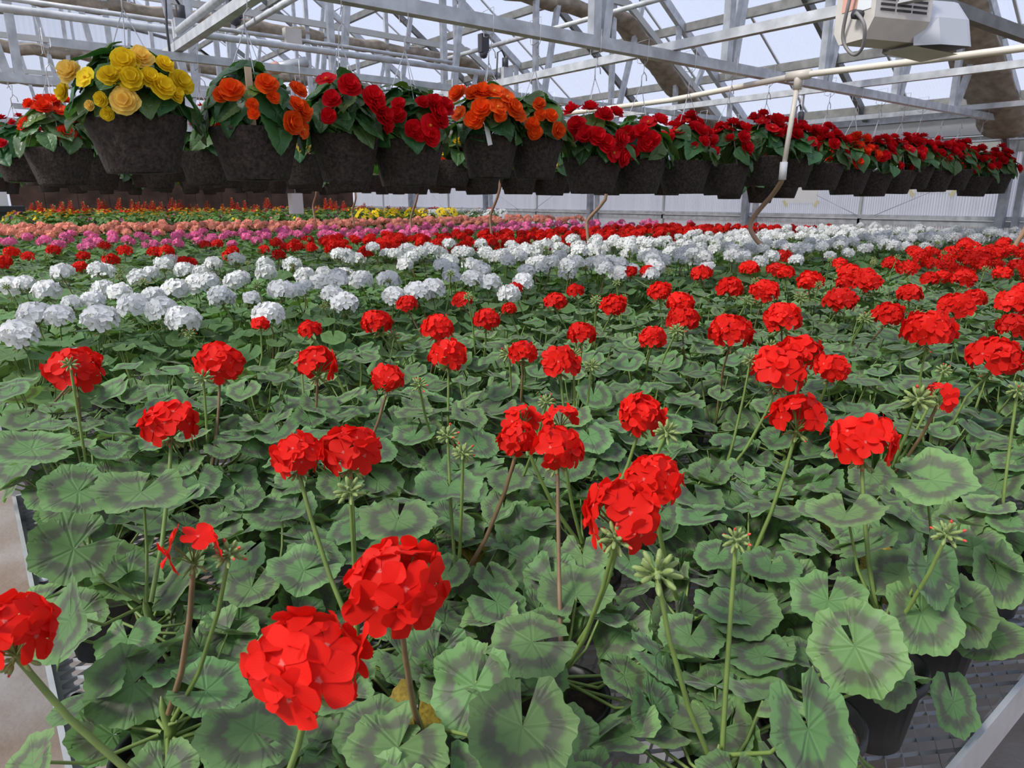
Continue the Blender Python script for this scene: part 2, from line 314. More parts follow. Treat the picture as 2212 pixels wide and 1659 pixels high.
# left wall and near gable (outside the frame, plain sheets)
wl = empty('wall_left', kind='structure')
for k in range(6):
    y = Y0 + k * (Y1 - Y0) / 6
    g = G().quads([(XL, y, 0), (XL, y + (Y1 - Y0) / 6 - .03, 0), (XL, y + (Y1 - Y0) / 6 - .03, ZE), (XL, y, ZE)], [(0, 1, 2, 3)]); obj('sheet', g.mesh('sheet', WALLP), wl)
wb = empty('wall_back', kind='structure')
for k in range(6):
    x0 = XL + k * (XE - XL) / 6; x1 = x0 + (XE - XL) / 6 - .03
    zt = lambda x: ZR - abs(x - XR) * (ZR - ZE) / (XE - XR)
    g = G().quads([(x0, Y0, 0), (x1, Y0, 0), (x1, Y0, zt(x1)), (x0, Y0, zt(x0))], [(0, 1, 2, 3)]); obj('sheet', g.mesh('sheet', GABLE), wb)

# far end wall: brown cooling pad, clear glazing above it, grey film over the arch
we = empty('wall_end', kind='structure')
x = .92
while x < 8.5:
    x1 = min(x + .6, 8.56); g = G().box((x, Y1 - .15, .7), (x1 - .008, Y1 - .02, 1.95)); obj('pad_panel', g.mesh('pad_panel', PAD), we); x += .6
g = G().box((.88, Y1 - .18, .55), (8.56, Y1 - .02, .70)).box((.88, Y1 - .18, 1.95), (8.56, Y1 - .02, 2.05)); obj('pad_frame', g.mesh('pad_frame', GALV), we)
arch = [(XL + (XE - XL) * i / 24, 4.62 - .045 * (XL + (XE - XL) * i / 24 - 2.5) ** 2) for i in range(25)]
arch = [(x, min(z, zt(x) - .12)) for x, z in arch]
for (xa, za), (xb, zb) in zip(arch[:-1], arch[1:]):
    g = G().quads([(xa, Y1, za), (xb, Y1, zb), (xb, Y1, zt(xb)), (xa, Y1, zt(xa))], [(0, 1, 2, 3)]); obj('gable_film', g.mesh('gable_film', GABLE), we)
for i in range(0, 24, 3):
    xa, xb = arch[i][0], arch[i + 3][0]
    g = G().quads([(xa + .01, Y1 + .01, .0 if xa > .9 or xb < .9 else 0), (xb - .01, Y1 + .01, 0), (xb - .01, Y1 + .01, arch[i + 3][1]), (xa + .01, Y1 + .01, arch[i][1])], [(0, 1, 2, 3)]); obj('glazing_sheet', g.mesh('glazing_sheet', ROOF), we)
    g = G().beam((xa, Y1 - .03, 0), (xa, Y1 - .03, zt(xa)), .05, .05); obj('gable_stud', g.mesh('gable_stud', GALV), we)
g = G().tube([(x, Y1 - .05, z) for x, z in arch], .05, 6); obj('arch_rib', g.mesh('arch_rib', GALV), we)
for dz in (.55, 1.1):
    g = G().tube([(x, Y1 - .05, min(z + dz, zt(x) - .05)) for x, z in arch[4:-4]], .035, 6); obj('arch_rib', g.mesh('arch_rib', STEEL2), we)
g = G().box((XL, Y1 - .06, 2.42), (XE, Y1 - .0, 2.52)); obj('cross_rail', g.mesh('cross_rail', GALV), we)

# trusses, one per bay: bottom chord, top chords, vertical and diagonal webs
zroof = lambda x: ZR - abs(x - XR) * (ZR - ZE) / (XE - XR)
TZ = 2.30
node_x = [XE - .56 - 1.083 * k for k in range(11)]
for ti, y in enumerate([-.35] + PY[2:]):
    if ti == 1: y = 2.70
    if y > Y1 - .3 or (ti and y < 1): continue
    t = empty('trim_%d' % (ti + 1), (0, y, 0), kind='structure')
    g = G().box((XL + .1, -.027, TZ - .027), (XE - .06, .027, TZ + .027)); obj('bottom_chord', g.mesh('bottom_chord', GALV), t)
    for sx in (XE - .04, XL + .04):
        g = G().beam((XR, 0, ZR - .06), (sx, 0, ZE - .06), .06, .09); obj('top_chord', g.mesh('top_chord', GALV), t)
    for i, nx in enumerate(node_x):
        g = G().beam((nx, 0, TZ), (nx, 0, zroof(nx) - .1), .045, .05); obj('web_post', g.mesh('web_post', GALV), t)
        dx = .5 if nx > XR else -.5
        x2 = nx + (.52 if nx > XR else -.52)
        if XL + .3 < x2 < XE - .1:
            g = G().beam((nx + dx * .12, 0, TZ), (x2, 0, zroof(x2) - .1), .045, .05); obj('web_diagonal', g.mesh('web_diagonal', GALV), t)
    g = G().beam((XE - .07, 0, 1.80), (XE - .36, 0, TZ - .04), .05, .05); obj('knee_brace', g.mesh('knee_brace', STEEL2), t)
n = 9
for y in [2.70 + 3.05 * k + 1.525 for k in range(-2, 5)]:      # rafters half-way between the trusses
    t = empty('trim_%d' % n, (0, y, 0), kind='structure'); n += 1
    for sx in (XE - .04, XL + .04):
        g = G().beam((XR, 0, ZR - .05), (sx, 0, ZE - .05), .05, .08); obj('rafter', g.mesh('rafter', STEEL2), t)
for sgn in (1, -1):                                            # purlins along the house
    for k in range(9):
        x = XR + sgn * (.35 + .70 * k)
        o = obj('trim_%d' % n, G().box((x - .03, Y0, zroof(x) - .11), (x + .03, Y1, zroof(x) - .02)).mesh('purlin', STEEL2), kind='structure'); n += 1
for x in (XL + 1.4, 1.10, 3.22, 5.30, 7.42):                   # long struts tying the trusses
    o = obj('trim_%d' % n, G().box((x - .022, Y0, TZ + .03), (x + .022, Y1, TZ + .075)).mesh('strut', GALV), kind='structure'); n += 1

# shade cloth gathered along each truss
for ti, y in enumerate((2.62, 5.77, 8.82, 11.87, 14.92)):
    path = [(XL + .6, 2.3), (-1.05, 3.56), (1.0, 3.57), (2.5, 3.58), (4.3, 3.57), (6.05, 3.54), (6.9, 3.02), (7.7, 2.56), (8.25, 2.24)]
    rail = empty('shade_curtain', (0, y, 0))
    tag(rail, ['bundled tan shade cloth drooping down to the corner post at right', 'tan shade cloth bundled below the roof behind the front truss, sagging down its slope',
               'gathered shade cloth on the third truss from the front', 'gathered shade cloth on the fourth truss from the front', 'gathered shade cloth nearest the end wall'][ti], 'shade curtain', 'gathered shade curtains')
    g = G()
    for k in range(len(path) - 1): g.beam((path[k][0], -.05, path[k][1] + .04), (path[k + 1][0], -.05, path[k + 1][1] + .04), .04, .07)
    obj('curtain_rail', g.mesh('curtain_rail', BOARD), rail)
    rs = random.Random(ti); V = []; n_ = 16; m_ = 0
    for k in range(len(path) - 1):
        for j in range(9):
            f = j / 9; wd = (.10 if k < 5 else .17) * (1.25 if ti == 0 else 1); sag = .07 + .035 * abs(sin(j * 1.05 + k)); m_ += 1
            cx, cz = path[k][0] * (1 - f) + path[k + 1][0] * f, path[k][1] * (1 - f) + path[k + 1][1] * f
            for a in range(n_):
                t_ = 2 * pi * a / n_; q = 1 + .10 * (a % 2) * sin(3 * k + a) + rs.uniform(-.04, .04); V.append((cx, .05 + wd * cos(t_) * q, cz - sag + .075 * sin(t_) * q))
    Q = [(i * n_ + k, i * n_ + (k + 1) % n_, (i + 1) * n_ + (k + 1) % n_, (i + 1) * n_ + k) for i in range(m_ - 1) for k in range(n_)]
    g = G().quads(V, Q, smooth=True); obj('cloth_bundle', g.mesh('cloth_bundle', SHADE), rail)

# cross tube that carries the second basket row and the heaters
o = obj('cross_tube', G().box((.50, -.02, -.02), (XE - .05, .02, .02)).mesh('cross_tube', GALV)); o.location = (0, 4.36, TZ - .0)
tag(o, 'galvanised square cross tube carrying the second row of baskets and the heaters', 'beam')
o = obj('cross_tube', G().box((.50, -.02, -.02), (XE - .05, .02, .02)).mesh('cross_tube', GALV)); o.location = (0, 7.4, TZ - .0)
tag(o, 'galvanised square cross tube deeper in the house, behind the second truss', 'beam')
o = obj('cross_tube', G().beam((3.40, 0, 2.44), (5.0, -.08, 2.42), .05, .06).mesh('cross_tube', STEEL2)); o.location = (0, 1.62, 0)
tag(o, 'dark steel tube crossing overhead above the heater hood', 'beam')
# pipes
def pipe(name, pts, r, m, label, cat='pipe', n=8):
    o = obj(name, G().tube(smooth(pts) if cat == 'hose' else pts, r, n).mesh(name, m)); return tag(o, label, cat)
pipe('gas_pipe', [(-.6, 4.47, 2.45), (1.07, 4.46, 2.45), (3.38, 4.48, 2.45)], .020, GALV, 'round grey pipe above the second basket row ending at a junction box')
pipe('conduit_pipe', [(-.4, 4.95, 2.60), (1.95, 4.97, 2.60), (3.3, 5.0, 2.60)], .014, GALV, 'thin grey conduit behind the round pipe, running through a motor box')
pipe('conduit_pipe', [(3.5, 5.75, 2.42), (5.4, 5.9, 2.42), (7.2, 5.98, 2.39)], .014, GALV, 'thin grey conduit above the right half of the second basket row')
for i, (xa, ya, xb, yb, z) in enumerate(((1.81, 4.2, 1.81, 5.8, 2.72), (4.17, 3.4, 4.15, 6.6, 2.92))):
    pipe('drive_shaft', [(xa, ya, z), (xb, yb, z)], .02, GALV, ['bright drive tube sloping up from the shade cloth pulley near the orange basket', 'bright drive tube under the roof above the red baskets'][i])
pipe('drive_shaft', [(1.075, 2.2, 2.42), (1.085, 4.28, 2.415)], .02, GALV, 'bright drive tube clamped beside the strut at upper left')
pvc = empty('water_pipe', (0, 0, 0)); tag(pvc, 'cream plastic water pipe with a drop pipe and tee above the red baskets', 'pipe')
g = G().tube([(3.92, .6, 2.20), (3.93, 1.5, 2.215), (3.93, 2.36, 2.235), (3.95, 3.3, 2.20), (3.94, 4.3, 2.205), (3.95, 6, 2.23), (3.95, 10, 2.24)], .0175, 8); obj('main_pipe', g.mesh('main_pipe', CREAM), pvc)
g = G().tube([(3.93, 2.36, 2.22), (3.88, 2.37, 1.72)], .0145, 8); obj('drop_pipe', g.mesh('drop_pipe', CREAM), pvc)
g = G().tube([(3.93, 2.29, 2.235), (3.93, 2.43, 2.235)], .028, 10).tube([(3.93, 2.36, 2.25), (3.928, 2.36, 2.16)], .024, 10); obj('tee_fitting', g.mesh('tee_fitting', CREAM), pvc)
g = G().tube([(3.88, 2.37, 1.76), (3.88, 2.37, 1.66)], .022, 10); obj('coupling', g.mesh('coupling', WHITEPL), pvc)
pipe('water_hose', [(3.88, 2.37, 1.68), (3.90, 2.39, 1.645), (4.0, 2.50, 1.575), (4.05, 2.60, 1.50), (4.06, 2.66, 1.43), (4.05, 2.67, 1.37), (4.05, 2.62, 1.30), (4.10, 2.56, 1.22), (4.15, 2.5, 1.12)], .015, HOSE, 'tan hose curling down from the drop pipe into white geraniums', 'hose')
for i, (a, b) in enumerate((((3.95, 3.88, 1.62), (3.95, 4.083, 1.328)), ((3.95, 5.234, 1.765), (3.95, 5.382, 1.297)), ((3.95, 6.694, 1.72), (3.95, 6.875, 1.252)), ((3.95, 8.219, 1.66), (3.95, 8.336, 1.323)), ((3.95, 9.426, 1.72), (3.95, 9.581, 1.393)))):
    a, b = Vector(a), Vector(b); m1 = a.lerp(b, .35) + Vector((0, -.03, 0)); m2 = a.lerp(b, .75) + Vector((0, .03, 0))
    pipe('water_hose', [a + Vector((0, 0, .5)), a, m1, m2, b, b + Vector((.02, -.03, -.25))], .013, HOSE, 'tan hose hanging under the baskets, %s behind the curling one' % ['first', 'second', 'third', 'fourth', 'fifth'][i], 'hose', 6)
pipe('water_hose', [(6.0, 1.70, 1.45), (6.0, 1.727, 1.326), (6.0, 1.760, 1.24), (6.0, 1.764, 1.17), (6.0, 1.738, 1.08), (6.0, 1.70, .98)], .017, HOSE, 'tan hose at the right edge dropping into red geraniums', 'hose')

# heaters: louvred box, hood, cord
def heater(loc, rz, sc, label, hood=True):
    r = empty('gas_heater', loc, rz); r.scale = (sc,) * 3; tag(r, label, 'heater', 'gas heaters under the roof')
    prof = [(-.15, -.05), (-.09, -.15), (.10, -.15), (.15, -.08), (.15, .15), (-.15, .15)]; L = .20; V = []
    for xx in (-L, L):
        for p in prof: V.append((xx, p[0], p[1]))
    g = G(); T = []
    for k in range(6):
        j = (k + 1) % 6; T += [(k, j, 6 + j), (k, 6 + j, 6 + k)]
    T += [(0, k + 1, k) for k in range(1, 5)] + [(6, 6 + k, 7 + k) for k in range(1, 5)]
    g.raw(V, T); obj('casing', g.mesh('casing', HEAT), r)
    for c in range(3):
        for q in range(5):
            g = G().box((-.165 + c * .115, -.154, -.015 + q * .026), (-.065 + c * .115, -.149, -.003 + q * .026)); obj('louvre', g.mesh('louvre', DARK), r)
    g = G().box((-.204, -.12, -.0), (-.199, -.02, .12)); obj('print_panel', g.mesh('print_panel', LABW), r)
    g = G().box((-.204, -.01, .02), (-.199, .10, .14)); obj('red_print_panel', g.mesh('red_print_panel', LABR), r)
    g = G().box((-.12, -.02, .15), (-.09, .02, .32)).box((.09, -.02, .15), (.12, .02, .32)); obj('bracket', g.mesh('bracket', GALV), r)
    if hood:
        V = []
        for xx, s_ in ((.14, .6), (.26, 1), (.46, 1.05), (.49, 1.0)):
            V += [(xx, -.19 * s_, -.17), (xx, -.15 * s_, -.02), (xx, -.06, .09 * s_), (xx, .06, .09 * s_), (xx, .15 * s_, -.02), (xx, .19 * s_, -.17)]
        Q = [(i * 6 + k, i * 6 + k + 1, (i + 1) * 6 + k + 1, (i + 1) * 6 + k) for i in range(3) for k in range(5)]
        g = G().quads(V, Q); g.raw(V, [(18, 19, 20), (18, 20, 21), (18, 21, 22), (18, 22, 23)]); obj('hood', g.mesh('hood', HOODM), r)
        g = G().quads([(.14, -.11, -.17), (.47, -.13, -.20), (.47, .13, -.20), (.14, .11, -.17)], [(0, 1, 2, 3)]); obj('burner_tray', g.mesh('burner_tray', HEAT), r)
    return r
h = heater((3.27, 1.60, 2.31), radians(-20), .74, 'large beige louvred heater with white hood close under the roof at right')
g = G().tube(smooth([(-.24, -.05, -.02), (-.26, -.09, -.03), (-.25, -.14, -.10), (-.21, -.10, -.20), (-.20, -.02, -.22), (-.22, .05, -.12), (-.25, 0, .05), (-.23, -.02, .22), (-.20, .02, .40)]), .010, 6); obj('power_cord', g.mesh('power_cord', CABLEG), h)
g = G().tube([(-.20, -.05, -.02), (-.25, -.05, -.02)], .026, 8); obj('plug', g.mesh('plug', CABLE), h)
heater((.78, 4.36, 2.03), radians(8), .72, 'beige louvred heater behind the yellow begonia basket')
heater((2.85, 4.36, 2.02), radians(8), .72, 'beige louvred heater behind the crimson and orange baskets')
heater((4.82, 4.36, 2.01), radians(8), .72, 'beige louvred heater half hidden behind red baskets at mid row')
heater((.85, 7.4, 2.03), radians(8), .72, 'small distant beige heater above the orange basket at far left')
# power line box and motors
def jbox(loc, label, plug=True):
    r = empty('junction_box', loc); tag(r, label, 'junction box')
    if not plug: g = G().box((-.012, -.008, .05), (.012, .008, .27)); obj('bracket', g.mesh('bracket', GALV), r)
    g = G().box((-.045, -.04, -.045), (.045, .04, .05)); obj('housing', g.mesh('housing', GALV), r)
    g = G().tube([(0, 0, .05), (0, 0, .12)], .024, 8); obj('plug', g.mesh('plug', CABLE), r)
    g = G().tube([(0, 0, .12), (-.03, 0, .17), (-.07, 0, .15), (-.08, .0, .0), (-.08, 0, -.25)], .007, 5); obj('cord', g.mesh('cord', CABLE), r)
jbox((1.13, 4.36, 2.44), 'grey junction box with black plug above the yellow basket'); jbox((3.42, 4.46, 2.45), 'grey junction box with black plug above the orange basket at mid row')
jbox((5.30, 3.13, 2.085), 'small outlet box with black plug above the red baskets near the wall', False)
r = empty('curtain_motor', (1.98, 4.95, 2.60)); tag(r, 'grey curtain motor with red-capped end below the pipes', 'motor')
g = G().box((-.055, -.03, -.06), (.055, .03, .06)); obj('plate', g.mesh('plate', HEAT), r)
g = G().tube([(-.13, -.02, -.20), (.08, -.02, -.14)], .035, 8); obj('gearbox', g.mesh('gearbox', GALV), r)
g = G().tube([(-.19, -.02, -.22), (-.12, -.02, -.195)], .04, 8); obj('end_cap', g.mesh('end_cap', LABR), r)
g = G()
for k in range(9): a = pi * k / 8; 
g.tube([(-.05, -.03, -.2), (-.04, -.03, -.30), (.0, -.03, -.34), (.05, -.03, -.30), (.06, -.03, -.18)], .006, 5); obj('cord', g.mesh('cord', CABLEG), r)
for i, (x, y, z, lab) in enumerate(((1.62, 4.98, 2.76, 'dark curtain pulley block beside the drive tube'), (3.9, 5.4, 2.88, 'dark curtain pulley block under the mid roof'), (4.2, 4.2, 2.83, 'steel curtain pulley bracket high above the red baskets'))):
    g = G().box((-.04, -.03, -.08), (.04, .03, .07)).blob((0, 0, -.09), .04); tag(obj('pulley_block', g.mesh('pulley_block', [CABLE])), lab, 'pulley').location = (x, y, z)

# papers taped on the wall, sensor, tote
for i, (y, z0, z1, lab) in enumerate(((4.98, 1.50, 1.80, 'white paper sheet taped to the side wall behind the curling hose'), (3.42, 1.62, 1.86, 'white paper sheet taped to the side wall near the corner post'))):
    r = empty('paper_sheet', (XE + .035, y, z0)); tag(r, lab, 'paper')
    g = G().box((-.004, -.22, 0), (.0, .22, z1 - z0)); obj('sheet', g.mesh('sheet', PAPER), r)
    for s_ in (-1, 1): g = G().beam((-.006, s_ * .24, .03), (-.006, s_ * .19, -.04), .004, .04); obj('tape', g.mesh('tape', TAPE), r)
r = empty('sensor_box', (3.41, 8.82, 1.37)); tag(r, 'white hanging sensor box in front of the brown cooling wall', 'sensor')
g = G().box((-.07, -.07, 0), (.07, .07, .25)); obj('housing', g.mesh('housing', WHITEPL), r)
g = G().tube([(0, 0, .25), (0, 0, .905)], .004, 4); obj('cord', g.mesh('cord', WIRE), r)
r = empty('storage_tote', (.45, 13.0, BZ + .02)); tag(r, 'dark lidded tote beside the cooling wall at far left', 'tote')
g = G().box((-.35, -.25, 0), (.32, .25, .55)); obj('body', g.mesh('body', TOTE), r); g = G().box((-.38, -.28, .55), (.36, .28, .63)); obj('lid', g.mesh('lid', TOTE), r)
o = obj('foam_box', G().box((-.5, -.05, 0), (.28, .05, 1.06)).mesh('foam_box', WHITEPL)); o.location = (.40, 14.0, BZ + .02); tag(o, 'pale upright foam box behind the dark tote at far left', 'box')

# ------------------------------------------------------------ benches
BL = 8.28
def bench_mesh_geom():
    g = G(); px, py, wd, th = .046, .0140, .0036, .0022; nx, ny = int(BL / px), int(1.80 / py)
    V, Q = [], []; k = 0
    for j in range(ny + 1):
        y = j * py
        for i in range(nx):
            # one zigzag strand of expanded sheet: up half a cell, then down again
            for (xa, ya, xb, yb) in ((0, 0, .5, 1), (.5, 1, 1, 0)) if j % 2 == 0 else ((0, 1, .5, 0), (.5, 0, 1, 1)):
                xs, ye, xt, yt = (i + xa) * px, y + (ya - .5) * py * .92, (i + xb) * px, y + (yb - .5) * py * .92
                V += [(xs, ye - wd * .5, .0), (xt, yt - wd * .5, 0), (xt, yt + wd * .5, th * 2.2), (xs, ye + wd * .5, th * 2.2)]
                Q.append((k, k + 1, k + 2, k + 3)); k += 4
    return g.quads(V, Q)
MESHTOP = bench_mesh_geom().mesh('mesh_top', MESHM)
BY = [.235 + 1.99 * k for k in range(8)]
BLAB = ['rolling bench of expanded steel mesh nearest, under red geraniums', 'rolling bench under the white geraniums', 'third rolling bench, under the farther red geraniums', 'fourth rolling bench, under the pink geraniums', 'fifth rolling bench, under the salmon geraniums', 'sixth rolling bench, under mixed bedding flowers', 'seventh rolling bench, under mixed bedding flowers', 'rolling bench nearest the cooling wall, under mixed bedding']
for bi, y in enumerate(BY[:8]):
    r = empty('rolling_bench', (0, y, BZ)); tag(r, BLAB[bi], 'bench', 'rolling benches')
    obj('mesh_top', MESHTOP, r, Matrix.Translation((.012, .012, -.012)))
    g = G().box((0, -.004, -.05), (BL + .03, .004, .022)).box((0, 1.816, -.05), (BL + .03, 1.824, .022)).box((-.004, 0, -.05), (.004, 1.82, .022)).box((BL + .026, 0, -.05), (BL + .034, 1.82, .022))
    g.box((0, 0, -.05), (BL, .03, -.046)).box((0, 0, -.05), (.03, 1.82, -.046)); obj('edge_frame', g.mesh('edge_frame', ALU), r)
    for k in range(8): x = .35 + k * 1.08; g = G().box((x, .01, -.055), (x + .03, 1.81, -.018)); obj('cross_bar', g.mesh('cross_bar', ALU), r)
    for x in (.9, 3.2, 5.5, 7.6):
        for yy in (.45, 1.37): g = G().box((x - .03, yy - .03, -BZ + .002), (x + .03, yy + .03, -.055)); obj('leg', g.mesh('leg', GALV), r)
    if bi == 0:
        CRK = 1.46 - .235
        g = G().tube([(-.03, CRK, -.035), (-.75, CRK, -.035)], .022, 10); obj('crank_tube', g.mesh('crank_tube', GALV), r)
        g = G().lathe([(0, .006), (.012, .005), (.016, 0)], 10)
        for yy in (1.35, .9): obj('bolt', g.mesh('bolt', ALU), r, Matrix.Translation((.025, yy, 0)))

# ------------------------------------------------------------ plant pieces
def leaf_geom(nt, nr, seed, mat=0):
    rs = np.random.RandomState(seed); gap = .10 + rs.uniform(0, .17); t = np.linspace(-pi + gap, pi - gap, nt)
    out = .5 * (1 + .045 * np.cos(7 * t) + .024 * np.cos(21 * t + .4) + .03 * np.cos(t) - .05 * np.exp(-((np.abs(t) - pi + .1) / .25) ** 2))
    cup = rs.uniform(-.10, .16); p1, p2 = rs.uniform(0, 6, 2); w1, w2 = rs.uniform(.02, .06), rs.uniform(.015, .04); fold = rs.uniform(0, .10)
    V = [(0, 0, 0)]; A = [0.]; B = [0.]
    for k in range(1, nr + 1):
        q = (k / nr) ** .85
        r = out * q; x, y = r * np.sin(t), r * np.cos(t)
        z = cup * q * q * .5 + (w1 * np.sin(3 * t + p1) + w2 * np.sin(5 * t + p2)) * q * q + .012 * q * np.cos(7 * t) + fold * np.abs(x) - .10 * cup * q ** 4
        vd = np.abs(((t * 7 / (2 * pi)) + .5) % 1 - .5) * q * .9
        if q > .42: vd = np.minimum(vd, np.abs(np.abs(((t * 7 / (2 * pi)) + .5) % 1 - .5) - (q - .42) * .46) * q * .9 + .004)
        V += list(zip(x, y, z)); A += [q] * nt; B += list(vd)
    T = [(0, 1 + i + 1, 1 + i) for i in range(nt - 1)]
    for k in range(nr - 1):
        o = 1 + k * nt
        for i in range(nt - 1): T += [(o + i, o + i + 1, o + nt + i + 1), (o + i, o + nt + i + 1, o + nt + i)]
    V = np.array(V); V[:, 1] += .06
    return G().raw(V, T, mat=mat, smooth=True, a=A, b=B)

def petal(nl, nw, L, W, cup, twist=0, seed=0, ruff=.0):
    rs = np.random.RandomState(seed); V, A, B = [], [], []; ph = rs.uniform(0, 6)
    for i in range(nl + 1):
        s_ = i / nl; wd = W * (.16 + .84 * sin(min(1, s_ * 1.02) * pi * .60)) * (1 if s_ < .8 else 1)
        for j in range(nw + 1):
            v = 2 * j / nw - 1
            y = L * s_ * (1 - .26 * v * v * s_ ** 2); x = v * wd * (1 - .25 * max(0, s_ - .7))
            z = cup * L * s_ * s_ - .22 * W * (1 - v * v) * s_ * .5 + ruff * L * sin(4 * v + ph) * s_ * s_ + twist * x * s_
            V.append((x, y, z)); A.append(s_); B.append(v * .9 + 1.2)
    m = nw + 1; Q = [(i * m + j, i * m + j + 1, (i + 1) * m + j + 1, (i + 1) * m + j) for i in range(nl) for j in range(nw)]
    return G().quads(V, Q, smooth=True, a=A, b=B)

def floret_geom(nl, nw, seed):
    rs = random.Random(seed); g = G()
    for k in range(5):
        a = 2 * pi * k / 5 + rs.uniform(-.12, .12); p = petal(nl, nw, .53 * rs.uniform(.94, 1.05), .222 if k not in (0, 1) else .19, rs.uniform(-.02, .16), rs.uniform(-.22, .22), seed * 7 + k, .035)
        g.add(p, Matrix.Rotation(a, 4, 'Z') @ Matrix.Translation((0, 0, .015 * (k % 2))))
    return g
def umbel_dirs(nf, seed, low=-.35):
    rs = random.Random(seed); out = []
    for i in range(nf):
        z = 1 - (1 - low) * (i + .5) / nf; a = i * 2.39996 + rs.uniform(-.25, .25); q = sqrt(max(0, 1 - z * z)); out.append(Vector((q * cos(a), q * sin(a), z)))
    return out
def hub_geom(g, dirs, seed, R=.34, n=4, nb=7, m0=0):
    """pedicels fanning from the stalk's end, and buds still hanging below"""
    rs = random.Random(seed); c = Vector((0, 0, -.26))
    for d in dirs:
        e = Vector((d.x * R, d.y * R, d.z * R * .85)) * .92; g.tube([c, c.lerp(e, .5) + Vector((0, 0, .03)), e], .011, n, mat=m0, cap=False)
    for k in range(nb):
        a = 2 * pi * k / nb + rs.uniform(-.3, .3); d = Vector((cos(a), sin(a), -.75 + rs.uniform(-.4, .4))).normalized(); e = c + d * rs.uniform(.08, .16)
        g.tube([c, e], .010, n, mat=m0, cap=False); g.blob(e + d * .04, .026, d, .06, 5, 4, mat=m0 + 1)
        if k % 3 == 0: g.blob(e + d * .095, .015, d, .02, 5, 3, mat=m0 + 2)
    g.blob(c, .04, n=6, m=4, mat=m0 + 1)
    return g
FLO = {}
for nm, mm in (('red', RED), ('white', WHITE)):
    FLO[nm] = [floret_geom(5, 4, 11 + k).mesh('floret', mm) for k in range(5)]
def head_lo(nf, seed, nl, nw, size, low=-.35):
    g = G(); rs = random.Random(seed); D = umbel_dirs(nf, seed, low); fl = [floret_geom(nl, nw, seed + k) for k in range(3)]
    for i, d in enumerate(D):
        p = Vector((d.x * .36, d.y * .36, d.z * .27)); n = (d + Vector((rs.uniform(-.3, .3), rs.uniform(-.3, .3), rs.uniform(-.3, .3)))).normalized()
        g.add(fl[i % 3], frame(p, n, Vector((rs.uniform(-1, 1), rs.uniform(-1, 1), rs.uniform(-1, 1))), size * rs.uniform(.85, 1.1)), mat=0)
    return g, D
COLS = {'red': RED, 'white': WHITE, 'pink': PINK, 'salmon': SALMON}
HEAD1, HEAD2, HEADG2 = {}, {}, []
_h1 = []
for k in range(4):
    g, D = head_lo(24, 40 + k, 3, 2, .40); hub_geom(g, D[::2], k, n=3, nb=6, m0=1); _h1.append(g)
_h2 = []
for k in range(3):
    g, D = head_lo(15, 60 + k, 1, 2, .46); g.blob((0, 0, -.2), .16, n=5, m=3, mat=2); _h2.append(g)
for c, mm in COLS.items():
    HEAD1[c] = [g.mesh('flower_head', [mm, STEM, BUD, BUDR]) for g in _h1]; HEAD2[c] = [g.mesh('flower_head', [mm, STEM, BUD, BUDR]) for g in _h2]
HUBS = []
for k in range(4):
    D = umbel_dirs(14, 80 + k, -.40); HUBS.append((D, hub_geom(G(), D, k, n=5, nb=9).mesh('flower_head', [STEM, BUD, BUDR])))
def budcluster(seed):
    g = G(); rs = random.Random(seed)
    for k in range(20):
        z = 1 - 1.7 * (k + .5) / 20; a = k * 2.4; q = sqrt(1 - z * z); d = Vector((q * cos(a), q * sin(a), z)); e = d * .26
        g.tube([(0, 0, 0), e], .03, 4, mat=0, cap=False); g.blob(e + d * .09, .066, d, .17, 6, 4, mat=1)
        if rs.random() < .22: g.blob(e + d * .27, .05, d, .08, 5, 3, mat=2)
    return g.blob((0, 0, 0), .13, n=6, m=4, mat=1)
BUDS_ME = [budcluster(k).mesh('bud_cluster', [STEM, BUD, BUDR]) for k in range(3)]
_L0 = [leaf_geom(85, 7, k) for k in range(10)]; _L1 = [leaf_geom(22, 2, k + 20) for k in range(5)]; _L2 = [leaf_geom(10, 1, k + 40) for k in range(4)]
LEAF0 = {'red': [q.mesh('leaf', GLEAF) for q in _L0]}; LEAF1 = {'red': [q.mesh('leaf', GLEAF) for q in _L1]}
LEAF0['dry'] = [q.mesh('leaf', DRY) for q in _L0]; LEAF1['white'] = [q.mesh('leaf', GLEAF2) for q in _L1]; LEAF0['white'] = [q.mesh('leaf', GLEAF2) for q in _L0]
POT = G().lathe([(.046, 0), (.060, .104), (.066, .104), (.066, .120), (.060, .120), (.058, .10)], 24, mat=0).lathe([(.0585, .100), (.03, .104), (0, .102)], 16, mat=1)
POT_ME = POT.mesh('pot', [POTM, PEAT])
POTLO = G().lathe([(.046, 0), (.060, .104), (.066, .104), (.066, .120), (.058, .118), (.0, .104)], 10).mesh('pot', [POTM])
UP = Vector((0, 0, 1))
def leaf_set(N, seed, hmax=.215, dmin=.075, dmax=.112, base=.03, rmax=.165):
    """(point, normal, tip direction, size) of the leaves round a crown whose soil is at z=0"""
    rs = random.Random(seed); out = []; a0 = rs.uniform(0, 6)
    for i in range(N):
        f = (i + .5) / N; az = a0 + i * 2.39996 + rs.uniform(-.3, .3); h = base + (hmax - base) * f ** .8 + rs.uniform(-.02, .02)
        r = rmax * (1 - f) ** .45 * rs.uniform(.7, 1.05) + .015; tl = radians(52 - 42 * f + rs.uniform(-14, 14)); o = Vector((cos(az), sin(az), 0))
        n = UP * cos(tl) + o * sin(tl); az2 = az + rs.uniform(-.5, .5); d = Vector((cos(az2), sin(az2), -.3))
        out.append((o * r + UP * h, n, d, rs.uniform(dmin, dmax) * (1 - .18 * f)))
    return out
